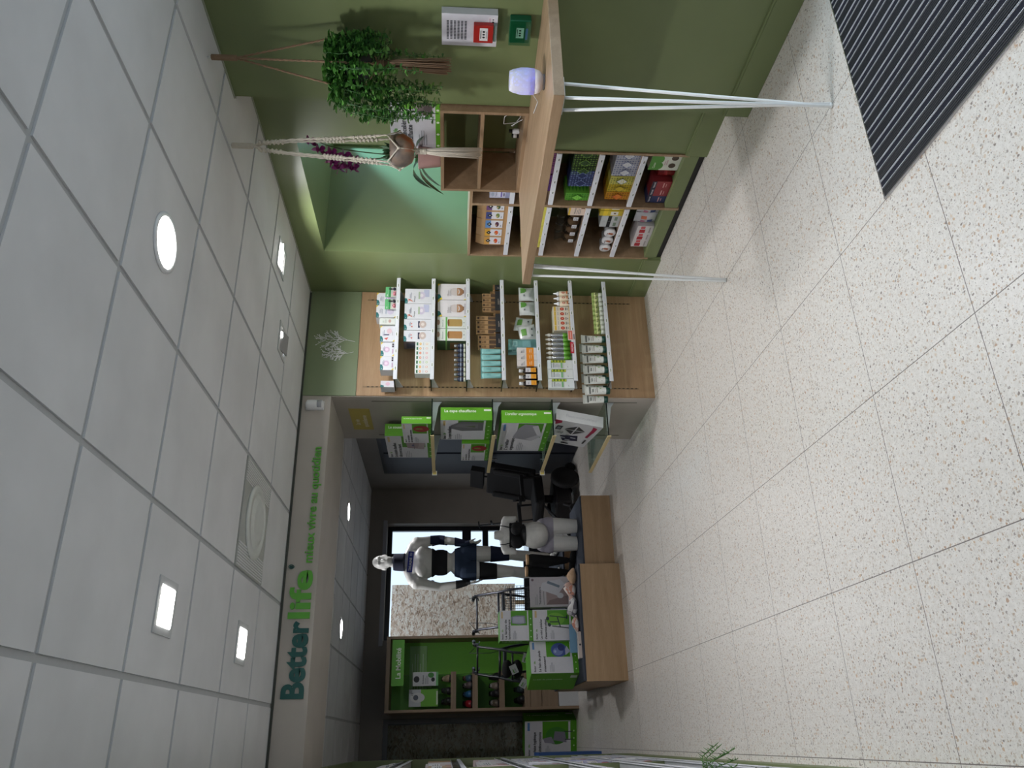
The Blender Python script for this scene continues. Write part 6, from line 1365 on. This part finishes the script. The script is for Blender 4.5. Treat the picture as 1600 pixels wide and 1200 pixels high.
# ================================================================ rollators, crutch, wheelchair
def wheel(b, c, r, w, mat, axis='x', n=24):
    T = Matrix.Translation(c) @ (Matrix.Rotation(PI/2, 4, 'Y') if axis == 'x' else Matrix.Rotation(PI/2, 4, 'X'))
    b.lathe([(r*0.55, -w*0.3), (r*0.9, -w/2), (r, -w*0.25), (r, w*0.25), (r*0.9, w/2), (r*0.55, w*0.3)], mat, n, T=T)
def rollator(x, y, z, rz, w, frame, lab, basket=True):
    t = thing('rollator', (x, y, z), rz, label=lab, cat='walker', group='rollators')
    hw = w/2
    for s in (-1, 1):
        b = MB(); b.tube([(hw*s, -0.26, 0.10), (hw*s, -0.14, 0.50), (hw*s, -0.02, 0.62), (hw*s, 0.10, 0.83), (hw*s, 0.20, 0.875)], 0.0125, frame, 10); b.tube([(hw*s, 0.30, 0.10), (hw*s, 0.10, 0.50), (hw*s, -0.02, 0.62)], 0.0125, frame, 10); b.build('side_frame', t)
        g = MB(); g.tube([(hw*s, 0.20, 0.875), (hw*s, 0.33, 0.878)], 0.018, BLACK, 12); g.build('hand_grip', t)
        k = MB(); k.tube([(hw*s, 0.19, 0.855), (hw*s*0.98, 0.24, 0.825), (hw*s*0.97, 0.33, 0.815)], 0.006, BLACK, 8); k.box(hw*s-0.014, 0.14, 0.835, hw*s+0.014, 0.20, 0.870, BLACK); k.build('brake_lever', t)
        c = MB(); c.tube([(hw*s, 0.16, 0.85), (hw*s*0.7, 0.02, 0.93), (hw*s*0.8, -0.04, 0.72), (hw*s, 0.08, 0.42), (hw*s, 0.28, 0.16)], 0.0028, BLACK, 6); c.build('brake_cable', t)
        for yy in (-0.26, 0.30):
            q = MB(); wheel(q, (hw*s+0.022*s, yy, 0.095), 0.094, 0.03, M((44, 46, 50), 0.7)); q.build('wheel', t)
    b = MB(); b.tube([(-hw, -0.02, 0.62), (hw, -0.02, 0.62)], 0.012, frame, 10); b.tube([(-hw, 0.11, 0.845), (hw, 0.11, 0.845)], 0.010, frame, 10); b.tube([(-hw, -0.14, 0.50), (hw, -0.14, 0.50)], 0.010, frame, 8); b.build('cross_bar', t)
    MB().box(-hw+0.015, -0.08, 0.555, hw-0.015, 0.10, 0.580, M((52, 56, 64), 0.7)).build('seat', t)
    if basket:
        b = MB(); x0, x1, y0, y1, z0, z1 = -hw*0.85, hw*0.85, -0.40, -0.17, 0.33, 0.57; K = M((30, 32, 36), 0.4)
        for i in range(13): xx = x0+(x1-x0)*i/12; b.tube([(xx, y0, z1), (xx, y0, z0), (xx, y1, z0), (xx, y1, z1)], 0.0022, K, 5)
        for i in range(7): zz = z0+(z1-z0)*i/6; b.tube([(x0, y0, zz), (x1, y0, zz), (x1, y1, zz), (x0, y1, zz), (x0, y0, zz)], 0.0022, K, 5)
        b.build('wire_basket', t)
    return t
rollator(1.255, 8.50, ZP3, R(4), 0.36, M((92, 94, 102), 0.3, 0.7), 'grey rollator with black wire basket behind the plinth cartons')
r2 = rollator(0.720, 8.46, ZP3, R(-20), 0.28, M((28, 32, 36), 0.4), 'black compact rollator hung with white tags before the lime display', basket=False)
for k, (x, y, z, a) in enumerate(((-0.12, -0.30, 0.40, 30), (0.02, -0.31, 0.50, -24), (0.13, -0.33, 0.38, 14), (-0.02, -0.34, 0.30, -38))):
    b = MB(Matrix.Translation((x, y, z)) @ Matrix.Rotation(R(a), 4, 'Y')); b.box(-0.045, 0, -0.035, 0.045, 0.002, 0.035, C((212, 214, 216))); q = Art(b, Matrix.Translation((-0.045, 0, -0.035)) @ FRONT); q.rect(0.008, 0.040, 0.050, 0.050, (90, 150, 60)); q.lines(0.008, 0.030, 0.05, 2, 0.010, (120, 122, 126)); b.tube([(0, 0.001, 0.035), (0, 0.06, 0.09), (0, 0.12, 0.12)], 0.0015, BLACK, 4); b.build('swing_tag', r2)
for k in range(2):
    b = MB(); b.ball((0.0, -0.22, 0.46+0.10*k), (0.09, 0.07, 0.055), BLACKF, 12); b.build('folded_bag', r2)
def crutch():
    t = thing('forearm_crutch', (2.66, 9.98, 0), label='thin black forearm crutch leaning by the dark window frame', cat='crutch')
    b = MB(); b.tube([(0, 0, 0.02), (-0.03, 0.28, 0.95), (-0.035, 0.33, 1.12)], 0.009, M((32, 34, 40), 0.4), 10); b.build('shaft', t)
    MB().tube([(-0.03, 0.28, 0.95), (-0.02, 0.17, 0.97)], 0.014, BLACK, 10).build('hand_grip', t); MB().tube([(-0.08, 0.30, 1.11), (-0.035, 0.36, 1.12), (0.01, 0.30, 1.13)], 0.010, BLACK, 8).build('arm_cuff', t); MB().lathe([(0.016, 0), (0.012, 0.04)], BLACK, 12).build('rubber_foot', t)
crutch()
def wheelchair():
    t = thing('powered_wheelchair', (2.60, 8.98, 0), R(-62), label='black powered wheelchair with headrest parked by the dark door', cat='wheelchair')
    bk = M((16, 16, 19), 0.8); bk2 = M((26, 24, 28), 0.6)
    b = MB(); b.box(-0.20, -0.25, 0.10, 0.20, 0.25, 0.30, bk2); b.build('drive_base', t, bevel=0.03)
    for s in (-1, 1):
        q = MB(); wheel(q, (0.26*s, 0.10, 0.165), 0.165, 0.07, bk); q.build('drive_wheel', t); q = MB(); wheel(q, (0.20*s, -0.34, 0.075), 0.075, 0.04, bk); q.build('castor', t); q = MB(); wheel(q, (0.20*s, 0.34, 0.065), 0.065, 0.04, bk); q.build('castor', t)
        q = MB(); q.tube([(0.20*s, -0.34, 0.08), (0.18*s, -0.26, 0.2), (0.16*s, 0.26, 0.2), (0.20*s, 0.34, 0.07)], 0.014, bk2, 8); q.build('castor_arm', t)
        q = MB(); q.box(0.235*s-0.035, -0.22, 0.66, 0.235*s+0.035, 0.14, 0.70, bk); q.tube([(0.235*s, 0.12, 0.66), (0.235*s, 0.14, 0.45)], 0.014, bk2, 8); q.build('armrest', t, bevel=0.012)
        q = MB(); q.tube([(0.13*s, -0.24, 0.42), (0.13*s, -0.46, 0.28), (0.13*s, -0.52, 0.12)], 0.014, bk2, 8); q.box(0.13*s-0.08, -0.64, 0.10, 0.13*s+0.08, -0.50, 0.115, bk); q.build('footrest', t)
    b = MB(); b.tube([(0, 0.0, 0.28), (0, 0.0, 0.42)], 0.05, bk2, 12); b.build('seat_post', t)
    b = MB(); b.box(-0.22, -0.26, 0.42, 0.22, 0.22, 0.53, bk); b.build('seat_cushion', t, bevel=0.035)
    T = Matrix.Translation((0, 0.22, 0.50)) @ Matrix.Rotation(R(-14), 4, 'X')
    b = MB(T); b.box(-0.225, -0.04, 0.0, 0.225, 0.07, 0.58, bk); b.box(-0.225, -0.085, 0.08, -0.15, -0.04, 0.50, bk); b.box(0.15, -0.085, 0.08, 0.225, -0.04, 0.50, bk); b.build('backrest', t, bevel=0.035)
    b = MB(T); b.box(-0.14, -0.06, 0.62, 0.14, 0.03, 0.78, bk); b.tube([(0, 0.02, 0.55), (0, 0.02, 0.66)], 0.012, bk2, 8); b.build('headrest', t, bevel=0.03)
    b = MB(T); b.tube([(-0.10, 0.07, 0.50), (-0.10, 0.19, 0.54), (0.10, 0.19, 0.54), (0.10, 0.07, 0.50)], 0.012, bk, 8); b.build('push_bar', t)
    b = MB(); b.box(0.21, -0.30, 0.70, 0.27, -0.20, 0.73, bk); b.tube([(0.24, -0.25, 0.73), (0.24, -0.26, 0.80)], 0.010, bk, 8); b.build('joystick', t)
wheelchair()
def blue_board():
    MB().box(-0.17, 8.46, 0.0, -0.125, 8.98, 0.62, M((44, 84, 150), 0.5)).build('blue_display_board', label='narrow blue board standing on the floor past the end of the olive shelving', cat='board')
blue_board()

# ================================================================ olive wall shelving along the left side
def gondola():
    t = thing('wall_shelving', (0, 0, 0), label='long olive shelving unit with clear edged shelves along the left wall', cat='shelving')
    x0, x1, y0, y1, zt = -0.62, -0.128, 1.9, 7.225, 2.335
    MB().box(x0, y0, 0, x0+0.02, y1, zt, OLIVE).build('back_board', t)
    for y in (y0, 3.65, 5.42, y1-0.025): MB().box(x0+0.02, y, 0.09, x1 if y > 7 else x1-0.02, y+0.025, zt-0.03, OLIVE).build('upright_panel', t)
    MB().box(x0+0.02, y0, 0, x1, y1, 0.088, OLIVE).build('plinth', t)
    MB().box(x0+0.02, y0, zt-0.03, x1-0.002, y1, zt, OLIVE).build('top_panel', t)
    wl = M((220, 222, 230), 0.25)
    for z in (0.15, 0.44, 0.765, 1.087, 1.45, 1.84):
        for ya, yb in ((1.93, 3.645), (3.68, 5.415), (5.45, 7.195)):
            s = MB().box(x0+0.02, ya, z-0.018, x1-0.012, yb, z, M((190, 192, 196), 0.4)).build('shelf', t)
            r = MB(); r.box(x1-0.012, ya, z-0.03, x1-0.009, yb, z+0.045, PLASTIC); r.box(x1-0.013, ya, z+0.045, x1-0.008, yb, z+0.049, wl); r.box(x1-0.009, ya, z-0.030, x1-0.006, yb, z-0.004, wl); r.build('clear_front_edge', s)
gondola()
def gondola_goods():
    names = {0.15: 'lowest', 0.44: 'second lowest', 0.765: 'third lowest', 1.087: 'fourth lowest', 1.45: 'fifth lowest', 1.84: 'highest'}
    pal = {1.84: [(206, 206, 210), (222, 210, 210), (226, 226, 228)], 1.45: [(186, 150, 110), (206, 190, 186), (226, 220, 222)], 1.087: [(226, 206, 206), (216, 210, 214), (206, 196, 196)], 0.765: [(206, 208, 220), (190, 190, 214), (214, 214, 222)], 0.44: [(176, 176, 206), (196, 198, 216), (210, 204, 196)], 0.15: [(200, 202, 214), (214, 214, 214), (186, 190, 206)]}
    cw = {0: 'pale', 1: 'tinted', 2: 'white'}
    for z, nm in names.items():
        rnd = random.Random(int(z*100))
        for k in range(7):
            y = 7.08-0.235*k; w = rnd.uniform(0.15, 0.20); h = rnd.uniform(0.17, 0.24) if z > 0.2 else 0.2
            if z in (1.84,) or (z == 1.45 and k % 2): 
                o = pillow('blister_bag', w, h, 0.05, PLASTIC if k % 2 else M((196, 200, 206), 0.2), [(0.1, 0.55, 0.9, 0.9, pal[z][k % 3]), (0.2, 0.1, 0.8, 0.45, (206, 196, 196))], 60+k+int(z*10)); nn = 'shiny hanging bag'; cc = 'pack'
            else:
                c = pal[z][k % 3]
                o = carton('carton', w, 0.16, h, c, lambda a, w=w, h=h: (a.rect(w*0.1, h*0.55, w*0.9, h*0.9, (226, 224, 226)), a.rect(w*0.15, h*0.15, w*0.5, h*0.4, (190, 110, 120)), a.lines(w*0.15, h*0.75, w*0.6, 3, h*0.07, (130, 130, 140))), right=lambda a, h=h: a.rect(0.01, h*0.5, 0.15, h*0.9, (214, 212, 216))); nn = 'pale carton'; cc = 'box'
            o.location = (-0.150, y, z); o.rotation_euler = (0, 0, R(90+rnd.uniform(-7, 7)))
            tag(o, '%s, %s from the far end, %s shelf of the olive unit' % (nn, ORD[k], nm), cc, 'packs on the left olive shelving')
gondola_goods()
def sprig():
    t = thing('potted_plant', (-0.235, 3.12, 0.441), label='small potted fern whose green sprigs poke out of the left olive shelving', cat='plant')
    MB().lathe([(0.03, 0), (0.045, 0.06), (0.047, 0.065), (0.04, 0.06), (0.001, 0.05)], M((206, 198, 186), 0.6), 18).build('pot', t)
    b = MB(); g = M((70, 112, 44), 0.5); rnd = random.Random(6)
    for (dx, dy, dz) in ((0.185, -0.02, 0.03), (0.20, 0.05, 0.075), (0.195, -0.06, 0.10), (0.15, 0.02, 0.01), (0.17, 0.08, 0.02), (0.13, -0.08, 0.05)):
        P = [Vector((0, 0, 0.05)), Vector((dx*0.4, dy*0.4, 0.15)), Vector((dx*0.8, dy*0.8, 0.10+dz*0.5)), Vector((dx, dy, dz))]; b.tube(P, 0.0016, g, 5)
        for i in range(3):
            for q in range(9):
                c = P[i].lerp(P[i+1], q/9); a = rnd.uniform(0, 2*PI); b.tube([c, c+Vector((0.012, math.cos(a)*0.020, math.sin(a)*0.020+0.004))], [0.0022, 0.0006], g, 4)
    b.build('sprigs', t)
sprig()
